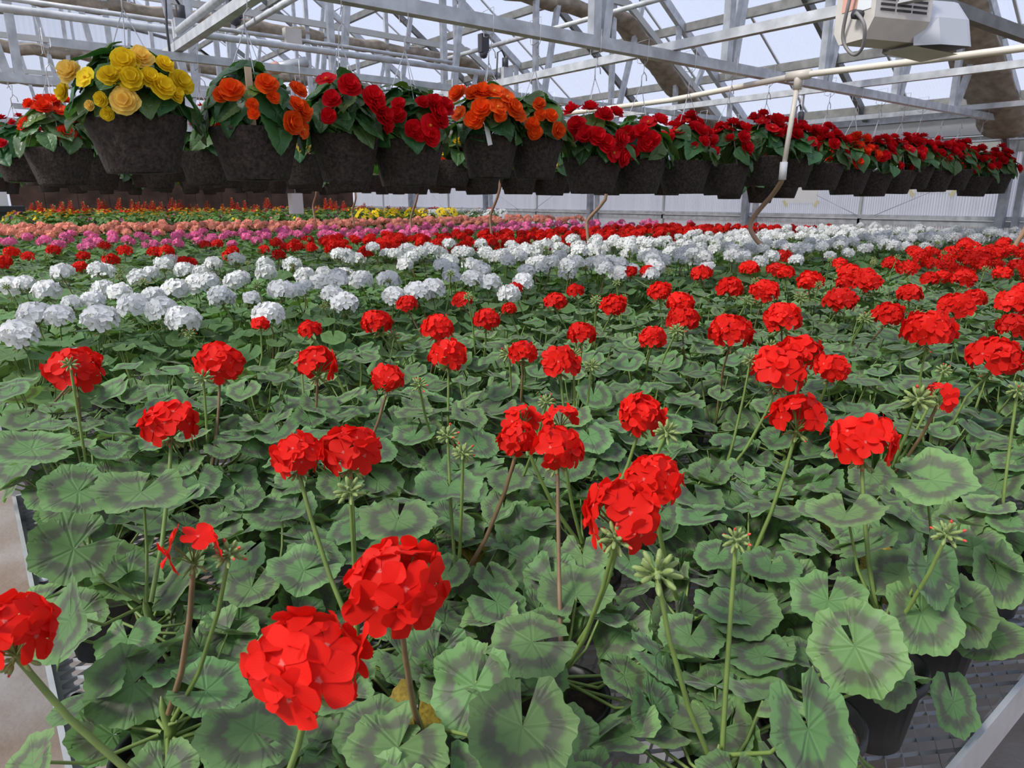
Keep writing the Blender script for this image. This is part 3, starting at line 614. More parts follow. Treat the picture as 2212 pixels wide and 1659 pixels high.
def stems_geom(leaves, heads, n=4, r=.0022):
    g = G(); g.tube([(0, 0, -.01), (.004, .003, .03), (0, .005, .06), (0, .006, .075)], [.008, .007, .0045, .0008], 6)
    for p, nn, d, D in leaves:
        p = Vector(p) ; b = Vector((p.x * .08, p.y * .08, min(.07, max(.0, p.z * .45)))); mid = b.lerp(p, .55) + UP * -.015 + Vector((p.x, p.y, 0)) * .05
        g.tube([b, mid, p - Vector(nn) * .001], [r * 1.2, r, r * .8], n, cap=False)
    return g
def stalk(b, e, r, n, mm):
    b, e = Vector(b), Vector(e); bow = Vector((e.x - b.x, e.y - b.y, 0)) * .18
    return G().tube([b, b.lerp(e, .33) + bow * .6, b.lerp(e, .7) + bow * .5, e], [r * 1.25, r * 1.1, r, r * .9], n, cap=False).mesh('flower_stem', mm)

# ------------------------------------------------------------ geranium crop
RED_H = [(0.139, 1.639, 1.21, 0.119), (0.391, 1.521, 1.21, 0.114), (0.552, 1.379, 1.21, 0.103), (0.211, 1.141, 1.21, 0.093), (0.614, 1.181, 1.21, 0.073), (0.625, 1.95, 1.21, 0.06), (0.699, 1.775, 1.21, 0.075), (0.894, 1.768, 1.21, 0.105), (1.141, 2.03, 1.21, 0.085), (0.985, 1.595, 1.21, 0.108), (0.82, 1.283, 1.21, 0.094), (1.341, 1.999, 1.21, 0.084), (1.171, 1.622, 1.21, 0.095), (1.677, 2.128, 1.21, 0.076), (1.348, 1.74, 1.21, 0.06), (1.568, 1.765, 1.21, 0.092), (1.816, 1.93, 1.21, 0.081), (1.662, 1.583, 1.21, 0.107), (1.234, 1.282, 1.21, 0.09), (0.971, 1.202, 1.21, 0.072), (0.973, 1.077, 1.21, 0.092), (1.34, 1.136, 1.21, 0.082), (2.51, 2.287, 1.21, 0.085), (2.607, 2.267, 1.21, 0.086), (2.059, 1.723, 1.21, 0.109), (1.624, 1.267, 1.21, 0.115), (1.879, 1.48, 1.21, 0.11), (0.826, 0.716, 1.21, 0.087), (0.314, 0.882, 1.21, 0.079), (0.379, 0.853, 1.21, 0.097), (0.594, 0.747, 1.21, 0.068), (0.612, 0.679, 1.21, 0.084), (0.638, 0.525, 1.21, 0.081), (0.529, 0.478, 1.21, 0.103), (1.282, 0.746, 1.21, 0.124), (1.459, 0.803, 1.21, 0.116), (1.384, 0.692, 1.21, 0.082), (1.021, 0.554, 1.21, 0.097), (0.982, 0.43, 1.21, 0.104), (0.132, 0.689, 1.21, 0.06), (0.263, 0.505, 1.21, 0.105), (0.157, 0.451, 1.21, 0.099), (-0.021, 0.634, 1.21, 0.08), (1.392, 0.943, 1.247, 0.122), (1.868, 1.097, 1.21, 0.13), (3.92, 2.337, 1.21, 0.13), (2.709, 2.024, 1.21, 0.119), (3.121, 2.043, 1.21, 0.117), (2.368, 1.625, 1.21, 0.128), (2.371, 1.479, 1.21, 0.13), (2.827, 1.549, 1.21, 0.13), (3.298, 1.617, 1.21, 0.13), (2.954, 1.365, 1.21, 0.13), (2.358, 1.176, 1.21, 0.13), (2.738, 1.109, 1.21, 0.106), (2.185, 0.935, 1.21, 0.11), (2.521, 0.874, 1.21, 0.13), (1.613, 0.605, 1.276, 0.122), (4.27, 1.403, 1.21, 0.13), (2.767, 0.787, 1.21, 0.13), (1.677, 0.492, 1.228, 0.122), (2.245, 0.628, 1.21, 0.102), (3.459, 1.19, 1.21, 0.123), (4.684, 1.876, 1.21, 0.121), (3.753, 1.549, 1.21, 0.117), (6.323, 2.202, 1.21, 0.13), (5.232, 1.639, 1.21, 0.13), (1.334, 0.464, 1.21, 0.06), (0.659, 0.821, 1.21, 0.06), (0.709, 0.782, 1.21, 0.06)]
WHITE_H = [(0.231, 3.285, 1.2, 0.125), (0.13, 3.515, 1.2, 0.125), (0.146, 2.583, 1.2, 0.125), (0.079, 2.25, 1.2, 0.112), (0.288, 2.386, 1.2, 0.123), (0.53, 3.959, 1.2, 0.125), (0.418, 3.194, 1.2, 0.111), (0.426, 2.634, 1.2, 0.125), (0.482, 2.486, 1.2, 0.122), (0.486, 2.231, 1.2, 0.118), (0.863, 3.785, 1.2, 0.125), (0.614, 3.576, 1.2, 0.117), (0.926, 4.415, 1.2, 0.121), (0.752, 3.129, 1.2, 0.125), (0.906, 3.609, 1.2, 0.125), (0.451, 3.042, 1.2, 0.108), (0.712, 2.625, 1.2, 0.111), (0.913, 3.155, 1.2, 0.114), (0.799, 2.558, 1.2, 0.081), (1.147, 3.421, 1.2, 0.125), (0.725, 2.176, 1.2, 0.11), (1.4, 3.75, 1.2, 0.125), (1.189, 2.851, 1.2, 0.125), (1.012, 2.245, 1.2, 0.116), (1.096, 2.8, 1.2, 0.08), (1.234, 2.297, 1.2, 0.104), (1.356, 2.335, 1.2, 0.125), (1.458, 2.382, 1.2, 0.125), (1.378, 2.86, 1.2, 0.124), (1.476, 2.784, 1.2, 0.125), (0.152, 1.733, 1.2, 0.096), (1.614, 2.082, 1.2, 0.106), (1.762, 2.404, 1.2, 0.119), (2.281, 3.558, 1.2, 0.098), (2.169, 3.864, 1.2, 0.125), (0.266, 2.828, 1.2, 0.08), (1.282, 4.339, 1.2, 0.117), (1.853, 3.893, 1.2, 0.125), (0.527, 2.849, 1.2, 0.104), (0.332, 2.848, 1.2, 0.099), (0.645, 3.017, 1.2, 0.125)]
BUD_P = [(0.813, 0.651, 1.2, 0.043), (0.478, 0.384, 1.2, 0.049), (0.329, 0.747, 1.2, 0.04), (0.596, 0.377, 1.2, 0.03), (1.029, 1.038, 1.2, 0.04), (0.965, 1.246, 1.2, 0.049), (0.163, 0.676, 1.2, 0.033), (0.441, 1.967, 1.2, 0.035), (1.507, 1.194, 1.2, 0.051), (1.311, 0.489, 1.2, 0.058), (0.513, 0.77, 1.2, 0.033), (0.773, 0.89, 1.2, 0.033), (0.656, 1.134, 1.2, 0.036), (0.572, 1.522, 1.2, 0.03), (0.498, 0.458, 1.2, 0.039), (2.168, 1.413, 1.2, 0.049), (2.372, 1.329, 1.2, 0.059), (2.519, 1.293, 1.2, 0.06), (2.106, 0.966, 1.2, 0.056)]
BIG_L = [(0.056, 0.878, 0.899, 0.1, 0.75, 150, 0), (0.119, 0.806, 0.911, 0.105, 0.7, 120, 0), (0.368, 0.554, 0.933, 0.09, 0.7, 60, 0)] + [(0.864, 0.307, 0.961, 0.09, 0.8, 80, 1), (1.034, 0.289, 0.991, 0.1, 0.8, 60, 1), (0.88, 0.403, 1.01, 0.1, 0.75, 120, 0), (0.989, 0.363, 1.025, 0.105, 0.7, 40, 0), (1.214, 0.303, 0.98, 0.105, 0.8, 70, 1), (1.271, 0.362, 0.977, 0.105, 0.7, 30, 0), (0.734, 0.416, 0.984, 0.1, 0.7, 150, 0), (0.763, 0.466, 1.002, 0.1, 0.7, 80, 0)] + [(0.353, 0.434, 1.064, 0.105, 0.87, 100, 0), (0.275, 0.536, 1.008, 0.105, 0.75, 120, 0), (0.153, 0.601, 1.041, 0.105, 0.65, 200, 0), (0.465, 0.546, 1.04, 0.105, 0.68, 170, 0), (0.39, 0.566, 1.009, 0.105, 0.92, 120, 1), (0.391, 0.724, 0.914, 0.105, 0.67, 270, 0), (0.518, 0.766, 0.962, 0.105, 0.87, 0, 1), (0.587, 0.608, 1.02, 0.105, 0.67, 270, 0), (0.664, 0.794, 0.93, 0.105, 0.96, 200, 1), (0.698, 0.847, 0.992, 0.105, 0.81, 150, 0), (0.412, 0.781, 1.127, 0.105, 0.55, 90, 0), (0.539, 0.85, 1.118, 0.105, 0.48, 90, 0), (0.143, 1.015, 1.16, 0.119, 0.49, 90, 0), (0.086, 1.202, 1.111, 0.105, 0.77, 120, 0), (0.374, 1.56, 0.95, 0.105, 0.66, 60, 0), (0.042, 1.299, 1.16, 0.12, 0.47, 150, 0), (0.059, 1.043, 1.089, 0.105, 0.91, 135, 0), (0.182, 1.131, 0.88, 0.103, 0.85, 150, 0), (0.31, 1.176, 0.881, 0.105, 0.92, 300, 0), (0.322, 0.897, 1.027, 0.105, 0.58, 140, 0), (0.085, 0.852, 0.98, 0.105, 0.92, 135, 0), (0.173, 0.889, 0.895, 0.105, 0.91, 120, 0), (0.112, 1.186, 0.974, 0.105, 0.79, 200, 0), (0.622, 0.388, 0.936, 0.105, 0.84, 120, 1), (0.556, 0.261, 1.072, 0.105, 0.79, 60, 1), (0.723, 0.299, 1.066, 0.105, 0.95, 100, 1), (0.928, 0.306, 1.022, 0.105, 0.88, 70, 1), (0.975, 0.262, 0.885, 0.085, 0.78, 80, 1), (0.945, 0.312, 1.082, 0.105, 0.71, 60, 1), (1.04, 0.362, 1.16, 0.11, 0.67, 30, 0), (0.899, 0.403, 1.135, 0.105, 0.4, 120, 0), (1.243, 0.686, 0.925, 0.105, 0.6, 180, 0), (1.38, 0.369, 0.966, 0.105, 0.88, 40, 0), (1.125, 0.275, 0.911, 0.105, 0.57, 100, 0), (0.711, 0.532, 0.967, 0.105, 0.75, 60, 1), (1.007, 0.588, 0.941, 0.105, 0.54, 0, 0), (0.725, 0.767, 0.88, 0.08, 0.7, 0, 0), (0.372, 1.167, 0.998, 0.105, 0.64, 200, 0), (0.411, 1.031, 0.88, 0.089, 0.82, 90, 0), (0.669, 0.481, 0.941, 0.105, 0.71, 60, 1), (0.102, 0.864, 0.88, 0.09, 0.6, 180, 0), (0.263, 0.665, 0.925, 0.105, 0.63, 100, 0), (0.633, 1.018, 0.958, 0.105, 0.67, 30, 0), (0.989, 0.646, 0.88, 0.092, 0.91, 60, 0), (0.52, 0.527, 0.88, 0.071, 0.83, 140, 0), (0.03, 0.896, 1.07, 0.105, 0.63, 110, 1), (0.109, 1.248, 0.88, 0.096, 0.92, 160, 1), (1.262, 0.515, 0.925, 0.105, 0.83, 100, 0), (0.892, 0.467, 0.941, 0.105, 0.73, 100, 1)]
NX, NY, DX, DY, PX0, PY0 = 37, 8, .221, .225, .105, .11
crop = []
for bi, kind in enumerate(('red', 'white', 'red', 'pink', 'salmon')):
    for j in range(NY):
        for i in range(NX):
            x = PX0 + i * DX + rnd.uniform(-.022, .022); y = BY[bi] + PY0 + j * DY + rnd.uniform(-.022, .022)
            if bi == 0 and j == 0 and i in (4, 5): x = (.925, 1.14)[i - 4]; y = .345
            crop.append(dict(b=bi, k=kind, i=i, j=j, x=x, y=y, d=sqrt(x * x + y * y + .2), heads=[], buds=[], big=[]))
def nearest(x, y, bi):
    return min((c for c in crop if c['b'] == bi), key=lambda c: (c['x'] - x) ** 2 + (c['y'] - y) ** 2)
for h in RED_H: nearest(h[0] + .01, h[1] + .01, 0)['heads'].append((h[0], h[1], h[2], h[3]))
for h in WHITE_H: nearest(h[0], h[1], 1)['heads'].append(h)
for h in BUD_P: nearest(h[0] + .02, h[1] + .02, 0)['buds'].append(h)
for h in BIG_L: nearest(h[0] + .03, h[1] + .04, 0)['big'].append(h)
for c in crop:
    x, bi = c['x'], c['b']
    if bi == 0: q = 0 if x < 2.9 else (.5 if x < 4.2 else 1.5)
    elif bi == 1: q = .45 if x < 2.0 else 1.75
    elif bi == 2: q = .35 if x < 2 else 1.7
    elif bi == 3: q = .8
    else: q = 1.9
    nh = int(q) + (rnd.random() < q - int(q))
    for k in range(nh):
        c['heads'].append((x + rnd.uniform(-.09, .09), c['y'] + rnd.uniform(-.09, .09), rnd.uniform(1.165, 1.235) + (.03 if bi in (1, 4) else 0), rnd.uniform(.088, .118)))
    if rnd.random() < (.25 if x < 2.5 else .4) and bi < 3: c['buds'].append((x + rnd.uniform(-.08, .08), c['y'] + rnd.uniform(-.08, .08), rnd.uniform(1.15, 1.27), rnd.uniform(.03, .042)))
CROWN = BZ + .115
LSET1 = [leaf_set(19, 100 + k) for k in range(6)]; LSET2 = [leaf_set(15, 200 + k, dmin=.09, dmax=.125) for k in range(5)]
ST1 = [stems_geom(s_, []).mesh('stem', STEM) for s_ in LSET1]
FOL2 = {}
_f2 = []
for s_ in LSET2:
    g = G()
    for k, (p, nn, d, D) in enumerate(s_): g.add(_L2[k % 4], frame(p, nn, d, D))
    _f2.append(g)
for kk, mm in (('red', GLEAF), ('white', GLEAF2), ('pink', GLEAF2), ('salmon', GLEAF2)):
    FOL2[kk] = [g.mesh('foliage', mm) for g in _f2]
STALK1 = G().tube([(0, 0, 0), (.02, 0, .35), (.03, 0, .7), (0, 0, 1)], [.0034, .003, .0028, .0026], 4, cap=False)
STALK1_ME = [STALK1.mesh('flower_stem', STEM), STALK1.mesh('flower_stem', STEMB)]
def stalk_m(b, e):
    """matrix that stretches the unit stalk from b to e"""
    b, e = Vector(b), Vector(e); d = e - b; L = d.length; z = d / L; x = z.orthogonal().normalized(); y = z.cross(x)
    return Matrix(((x.x, y.x, d.x, b.x), (x.y, y.y, d.y, b.y), (x.z, y.z, d.z, b.z), (0, 0, 0, 1)))
WORD = {'red': 'red', 'white': 'white', 'pink': 'pink', 'salmon': 'salmon'}
ORDER = {}
for kk in WORD: ORDER[kk] = sorted((c for c in crop if c['k'] == kk), key=lambda c: c['d'])
for kk, lst in ORDER.items():
    for n_, c in enumerate(lst): c['stuff'] = n_ >= 300
def build_plant(c):
    kk, d = c['k'], c['d']; lk = 'red' if kk == 'red' else 'white'
    lod = 0 if d < 1.75 and c['b'] == 0 else (1 if d < 3.9 else 2)
    rs = random.Random(c['i'] * 131 + c['j'] * 17 + c['b'] * 1009)
    r = empty(kk + '_geranium', (c['x'], c['y'], BZ)); bn = ('nearest', 'second', 'third', 'fourth', 'fifth')[c['b']]
    lab = '%s geranium on the %s bench, %s row back, %s plant from its left end' % (kk, bn, ordi(c['j']), ordi(c['i']))
    if c['b'] == 0 and (c['i'], c['j']) == (4, 0): lab = 'red geranium in the bare black pot at the front edge of the steel mesh'
    if c['b'] == 0 and (c['i'], c['j']) == (0, 3): lab = 'red geranium in the black pot at the left edge of the steel mesh'
    tag(r, lab, 'geranium', '%s geraniums in pots' % kk)
    base = Vector((c['x'], c['y'], BZ)); cz = .115
    if lod == 0:
        obj('pot', POT_ME, r)
        nbig = len(c['big']); N = 27 if nbig == 0 else (20 if nbig < 3 else 16)
        ls = [(p + UP * cz, n, dd, D) for p, n, dd, D in leaf_set(N, rs.randint(0, 9999), hmax=.07 if c['x'] * .616 + c['y'] * .788 < .92 else (.19 if nbig == 0 else .11))]
        ls = [q for q in ls if not (base.x + q[0].x < .05 and base.y < 1.5 and rs.random() < .85) and not (c['j'] == 0 and c['i'] >= 3 and (base.y + q[0].y < .29 or rs.random() < .2))]
        for (lx, ly, lz, D, asp, az, port) in c['big']:
            p = Vector((lx, ly, lz)) - base; toc = Vector((-lx, -ly, EYE.z - lz)).normalized(); tl = math.acos(min(1, max(.05, asp)))
            # tip direction seen in the picture (0 right, 90 towards the viewer) laid on the ground
            R_, F_ = Vector((cos(radians(38)), -sin(radians(38)), 0)), Vector((-sin(radians(38)), -cos(radians(38)), 0))
            dg = R_ * cos(radians(az)) + F_ * sin(radians(az))
            if port: sd_ = Vector((dg.y, -dg.x, 0)); n = (toc * asp + (R_ if R_.dot(dg) >= 0 else -R_) * sqrt(1 - asp * asp)).normalized()
            else:
                ax = R_; perp = toc.cross(ax).normalized(); perp = perp if perp.z > 0 else -perp; n = (toc * asp + perp * sqrt(1 - asp * asp)).normalized()
            ls.append((p, n, dg - UP * .3, D))
        for k, (p, n, dd, D) in enumerate(ls):
            o = obj('leaf', LEAF0['dry' if k == 0 and rs.random() < .18 else lk][rs.randrange(10)], r, frame(p, n, dd, D))
            if o.data.materials[0] == DRY: o['label'] = 'yellowed leaf'
        obj('stem', stems_geom([(p - UP * cz, n, dd, D) for p, n, dd, D in ls], [], 5).mesh('stem', STEM), r, Matrix.Translation((0, 0, cz)))
        for (hx, hy, hz, sz) in c['heads']:
            D_, hub = HUBS[rs.randrange(4)]; p = Vector((hx, hy, hz)) - base; ax = (Vector((p.x, p.y, .5)) * .5 + UP * .6).normalized()
            M = frame(p, ax, Vector((rs.uniform(-1, 1), rs.uniform(-1, 1), .01)), sz); h = obj('flower_head', hub, r, M)
            few = sz < .065
            for q, dd in enumerate(D_):
                if few and q % 4: continue
                if rs.random() < .07: continue
                pp = Vector((dd.x * .36, dd.y * .36, dd.z * .28)); nn = (dd + Vector((rs.uniform(-.24, .24), rs.uniform(-.24, .24), rs.uniform(-.2, .2)))).normalized()
                obj('floret', FLO[lk][rs.randrange(5)], h, frame(pp, nn, Vector((rs.uniform(-1, 1), rs.uniform(-1, 1), rs.uniform(-1, 1))), (.50 if not few else .66) * rs.uniform(.88, 1.12)))
            e = p - ax * sz * .27; obj('flower_stem', stalk((p.x * .1, p.y * .1, cz + .06), e, .0030, 6, STEMB if rs.random() < .5 else STEM), r)
        for (hx, hy, hz, sz) in c['buds']:
            p = Vector((hx, hy, hz)) - base; ax = Vector((rs.uniform(-.4, .4), rs.uniform(-.4, .4), 1)).normalized()
            obj('bud_cluster', BUDS_ME[rs.randrange(3)], r, frame(p, ax, (1, .2, 0), sz)); obj('bud_stem', stalk((p.x * .1, p.y * .1, cz + .05), p, .0026, 6, STEM), r)
        return
    rz = rs.uniform(0, 2 * pi); Rm = Matrix.Rotation(rz, 4, 'Z')
    obj('pot', POTLO, r)
    if lod == 1:
        v = rs.randrange(6); T = Matrix.Translation((0, 0, cz)) @ Rm @ Matrix.Scale(rs.uniform(.92, 1.08), 4)
        for k, (p, n, dd, D) in enumerate(LSET1[v]): obj('leaf', LEAF1[lk][(k + v) % 5], r, T @ frame(p, n, dd, D))
        obj('stem', ST1[v], r, T)
    else:
        obj('foliage', FOL2[kk][rs.randrange(5)], r, Matrix.Translation((0, 0, cz)) @ Rm @ Matrix.Scale(rs.uniform(.95, 1.15), 4))
    for (hx, hy, hz, sz) in c['heads']:
        p = Vector((hx, hy, hz)) - base; ax = (Vector((p.x, p.y, .5)) * .4 + UP * .6).normalized()
        obj('flower_head', (HEAD1 if lod == 1 else HEAD2)[kk][rs.randrange(3)], r, frame(p, ax, (rs.uniform(-1, 1), rs.uniform(-1, 1), .01), sz))
        obj('flower_stem', STALK1_ME[rs.random() < .3], r, stalk_m((p.x * .1, p.y * .1, cz + .05), p - ax * sz * .25))
    for (hx, hy, hz, sz) in c['buds']:
        p = Vector((hx, hy, hz)) - base
        obj('bud_cluster', BUDS_ME[rs.randrange(3)], r, frame(p, UP, (1, rs.uniform(-1, 1), 0), sz * .9)); obj('bud_stem', STALK1_ME[0], r, stalk_m((p.x * .1, p.y * .1, cz + .05), p))
for c in crop:
    if not c['stuff']: build_plant(c)
for bi, lab in ((0, 'mass of red geraniums at the far right end of the nearest bench'), (2, 'mass of red geraniums behind the white band, towards the side wall')):
    g = G(); rs = random.Random(bi)
    for c in crop:
        if c['stuff'] and c['b'] == bi:
            g.add(_f2[rs.randrange(5)], Matrix.Translation((c['x'], c['y'], CROWN)) @ Matrix.Rotation(rs.uniform(0, 6.28), 4, 'Z'), mat=0)
            for (hx, hy, hz, sz) in c['heads']:
                hg = _h2[rs.randrange(3)].cat(); g.add(hg, frame((hx, hy, hz), UP, (rs.uniform(-1, 1), rs.uniform(-1, 1), 0), sz), mat=hg.M[0] + 1)
                g.add(STALK1, stalk_m((c['x'], c['y'], CROWN + .05), (hx, hy, hz - .02)), mat=2)
            g.add(POT, Matrix.Translation((c['x'], c['y'], BZ)), mat=5)
    if g.n: tag(obj('red_geraniums', g.mesh('red_geraniums', [GLEAF, RED, STEM, BUD, BUDR, POTM])), lab, 'geraniums', kind='stuff')

o = obj('fallen_petal', petal(3, 3, .03, .012, .2).mesh('fallen_petal', RED)); o.location = (2.075, .20, .004); tag(o, 'small fallen red petal on the concrete beyond the bench edge', 'petal')
# ------------------------------------------------------------ bedding plants on the far benches
def mound(seed, N, R, H, mats_bloom, nb, br):
    g = G(); rs = random.Random(seed)
    for k in range(N):
        a, q = rs.uniform(0, 6.28), sqrt(rs.random()); o = Vector((cos(a), sin(a), 0)); p = o * (R * q) + UP * (H * (1 - q * q * .7) * rs.uniform(.5, 1)); n = (o * q + UP * rs.uniform(.5, 1.2)).normalized()
        g.add(_L2[k % 4], frame(p, n, o, R * .42), mat=0)
    fl = floret_geom(1, 2, seed)
    for k in range(nb):
        a, q = rs.uniform(0, 6.28), sqrt(rs.random()); o = Vector((cos(a), sin(a), 0)); p = o * (R * q) + UP * (H * (1.1 - q * q * .7)); n = (o * q * .8 + UP * .7 + Vector((0, -.4, 0))).normalized()
        g.add(fl, frame(p, n, (o.y, -o.x, .1), br * rs.uniform(.8, 1.2)), mat=1)
    g.add(POT, Matrix.Translation((0, 0, -.345)) @ Matrix.Diagonal((1.6, 1.6, 3.0, 1)), mat=2)
    return g.mesh('bedding', [FLEAF, mats_bloom, POTM])
BED = [('petunia', mound(1, 36, .13, .16, PURP, 6, .042), 'purple petunia on the %s bench, %s row back, %s bedding plant from its left end'), ('marigold', mound(2, 36, .13, .15, GOLD, 11, .034), 'gold marigold on the %s bench, %s row back, %s bedding plant from its left end'),
       ('bedding_dahlia', mound(3, 36, .13, .16, BRED, 5, .045), 'crimson bedding dahlia on the %s bench, %s row back, %s plant from its left end'), ('pansy', mound(4, 36, .13, .15, BYEL, 6, .038), 'yellow pansy on the %s bench, %s row back, %s bedding plant from its left end'),
       ('bedding_begonia', mound(5, 36, .13, .15, PINK, 5, .042), 'pink bedding begonia on the %s bench, %s row back, %s plant from its left end')]
TALLY = mound(6, 20, .14, .20, BYEL, 22, .085); TALLW = mound(7, 20, .14, .18, WHITE, 24, .075)
for bi in (5, 6, 7):
    for i in range(25):
        for j in range(4):
            x = .6 + i * .32 + rnd.uniform(-.06, .06); y = BY[bi] + .25 + j * .42 + rnd.uniform(-.06, .06)
            if x > 7.9: continue
            k = rnd.choices(range(5), (2, 5, 2, 3, 1) if x < 4 else (2, 2, 2, 3, 2))[0]
            nm, me, lab = BED[k]; o = obj(nm, me); o.location = (x, y, BZ + .40); o.rotation_euler.z = rnd.uniform(0, 6.28); o.scale = (1.15,) * 3; tag(o, lab % (ORD[bi], ORD[j], ordi(i)), nm.split('_')[-1], nm.replace('_', ' ') + 's on the far benches')
for i in range(7):
    o = obj('yellow_begonia', TALLY); o.location = (5.1 + i * .27 + rnd.uniform(-.05, .05), BY[5] + .10 + rnd.uniform(0, .05), 1.18); o.rotation_euler.z = i; tag(o, 'bright yellow begonia behind the salmon band, %s of the seven from the left' % ORD[i], 'begonia', 'yellow begonias behind the salmon band')
for i in range(12):
    o = obj('white_begonia', TALLW); o.location = (6.3 + (i % 6) * .3, BY[5] + .10 + .3 * (i // 6), 1.18); o.rotation_euler.z = i; tag(o, 'white flowering plant behind the salmon band, %s row, %s from the left' % (ORD[i // 6], ORD[i % 6]), 'begonia', 'white flowers behind the salmon band')
def spike(seed):
    g = G(); rs = random.Random(seed); L = .22; g.tube([(0, 0, -.1), (.01, 0, L)], .004, 4, mat=1)
    for k in range(26):
        f = k / 26; a = k * 2.4; d = Vector((cos(a), sin(a), .5)); p = Vector((cos(a), sin(a), 0)) * (.012 * (1 - f * .6)) + UP * (L * f); g.blob(p + d * .012 * (1 - f * .7), .010 * (1.15 - f * .7), d, .024 * (1.15 - f * .7), 5, 3, mat=0)
    return g.mesh('flower_spike', [SALV, STEM])
SPK = [spike(k) for k in range(3)]; SFOL = mound(9, 30, .15, .24, FLEAF, 0, .01)
for i in range(46):
    t_ = i / 46; x = .95 + 5.6 * t_ + rnd.uniform(-.05, .05); y = rnd.choice((13.9, 14.3, 14.8, 15.3)) + rnd.uniform(-.15, .15)
    if x > 5.4: y -= 1.0
    r = empty('salvia', (x, y, BZ + .05)); tag(r, 'orange-red salvia with upright spikes before the brown cooling wall, %s from the left' % ordi(i), 'salvia', 'salvias before the cooling wall')
    obj('foliage', SFOL, r, Matrix.Translation((0, 0, .24)) @ Matrix.Scale(1.15, 4))
    for k in range(rnd.choice((1, 1, 2, 2, 3))):
        obj('flower_spike', SPK[k % 3], r, Matrix.Translation((rnd.uniform(-.15, .15), rnd.uniform(-.1, .1), .44 + rnd.uniform(-.12, .08))) @ Matrix.Rotation(rnd.uniform(-.25, .25), 4, 'Y') @ Matrix.Diagonal((1.5, 1.5, rnd.uniform(.6, 1.1), 1)))

# ------------------------------------------------------------ hanging begonia baskets
def bleaf(nl, nw, seed):
    rs = random.Random(seed); V, A, B = [], [], []; asym = rs.uniform(-.12, .12); droop = rs.uniform(.15, .5); ph = rs.uniform(0, 6)
    for i in range(nl + 1):
        s_ = i / nl; wd = .47 * (sin(pi * min(1, s_ ** .62)) ** .75) * (1 - .30 * s_) + .004
        for j in range(nw + 1):
            v = 2 * j / nw - 1; tooth = 1 + (.09 if i % 2 and abs(v) > .99 else 0)
            x = v * wd * tooth * (1 + asym * (1 if v > 0 else -1)); back = -.16 * abs(v) ** 1.5 * max(0, 1 - s_ * 2.2)
            y = s_ + back; z = .16 * abs(v) * wd - droop * s_ * s_ * .5 + .045 * sin(8 * s_ + 4 * v + ph) * abs(v)
            V.append((x, y - .12, z)); A.append(max(abs(v), s_ * .6)); B.append(min(abs(v) * .5, abs(((s_ * 5 - abs(v) * 1.2) % 1) - .5) * .25 + .01))
    m = nw + 1; Q = [(i * m + j, i * m + j + 1, (i + 1) * m + j + 1, (i + 1) * m + j) for i in range(nl) for j in range(nw)]
    return G().quads(V, Q, smooth=True, a=A, b=B)
_BL = [bleaf(14, 6, k) for k in range(5)]; BL_ME = [q.mesh('leaf', BLEAF) for q in _BL] + [q.mesh('leaf', BLEAF2) for q in _BL[:2]]; _BLO = [bleaf(6, 2, k) for k in range(3)]
def begonia(seed, double=True, nl=4, nw=3):
    g = G(); rs = random.Random(seed)
    for (cnt, L, W, cup, z, a0) in (((6, .50, .30, .12, 0, 0), (6, .41, .26, .42, .03, .5), (5, .30, .20, .85, .06, .2), (4, .19, .14, 1.5, .09, .7)) if double else ((4, .5, .33, .15, 0, 0), (3, .3, .2, .5, .03, .6))):
        for k in range(cnt):
            g.add(petal(nl, nw, L * rs.uniform(.9, 1.08), W, cup * rs.uniform(.8, 1.2), rs.uniform(-.2, .2), seed * 31 + k, .06), Matrix.Translation((0, 0, z)) @ Matrix.Rotation(a0 + 2 * pi * k / cnt + rs.uniform(-.15, .15), 4, 'Z'))
    if not double: g.blob((0, 0, .05), .07, n=6, m=4)
    return g
_BF = [begonia(k) for k in range(3)] + [begonia(7, False)]; _BFLO = [begonia(k, True, 1, 2) for k in range(2)]
BCOL = {'yellow': (BYEL, BAPR), 'orange': (BORA, BORA), 'scarlet': (BSCA, BSCA), 'crimson': (BRED, BRED), 'red': (BRED, BRED)}
BF_ME = {k: [[q.mesh('blossom', v[s_]) for q in _BF] for s_ in (0, 1)] for k, v in BCOL.items()}
def basket_pot(R, H, seed):
    g = G().lathe([(0, .004), (R * .68, 0), (R * .70, .006), (R * .84, H * .5), (R * .985, H * .93), (R * 1.0, H), (R * .95, H), (R * .93, H * .9)], 40, jit=.010, seed=seed, sq=.012)
    return g.lathe([(R * .93, H * .9), (R * .5, H * .94), (0, H * .95)], 20, mat=1)
BPOT = {k: basket_pot(R, H, 3).mesh('fibre_pot', [FIBRE, PEAT]) for k, (R, H) in (('big', (.158, .180)), ('small', (.135, .180)))}
def dome_leaves(N, R, seed):
    rs = random.Random(seed); out = []
    for i in range(N):
        f = (i + .5) / N; az = i * 2.39996 + rs.uniform(-.3, .3); o = Vector((cos(az), sin(az), 0))
        r = R * (1.28 * (1 - f) ** .5 * rs.uniform(.80, 1.05)); z = .025 + .18 * f ** .8 + rs.uniform(-.025, .025); tl = radians(58 - 42 * f + rs.uniform(-22, 22))
        n = UP * cos(tl) + o * sin(tl); az2 = az + rs.uniform(-.8, .8); d = Vector((cos(az2), sin(az2), -.6 * (1 - f) + .25)); out.append((o * r * .86 + UP * z, n, d, rs.uniform(.085, .135) * (1 - .2 * f)))
    return out
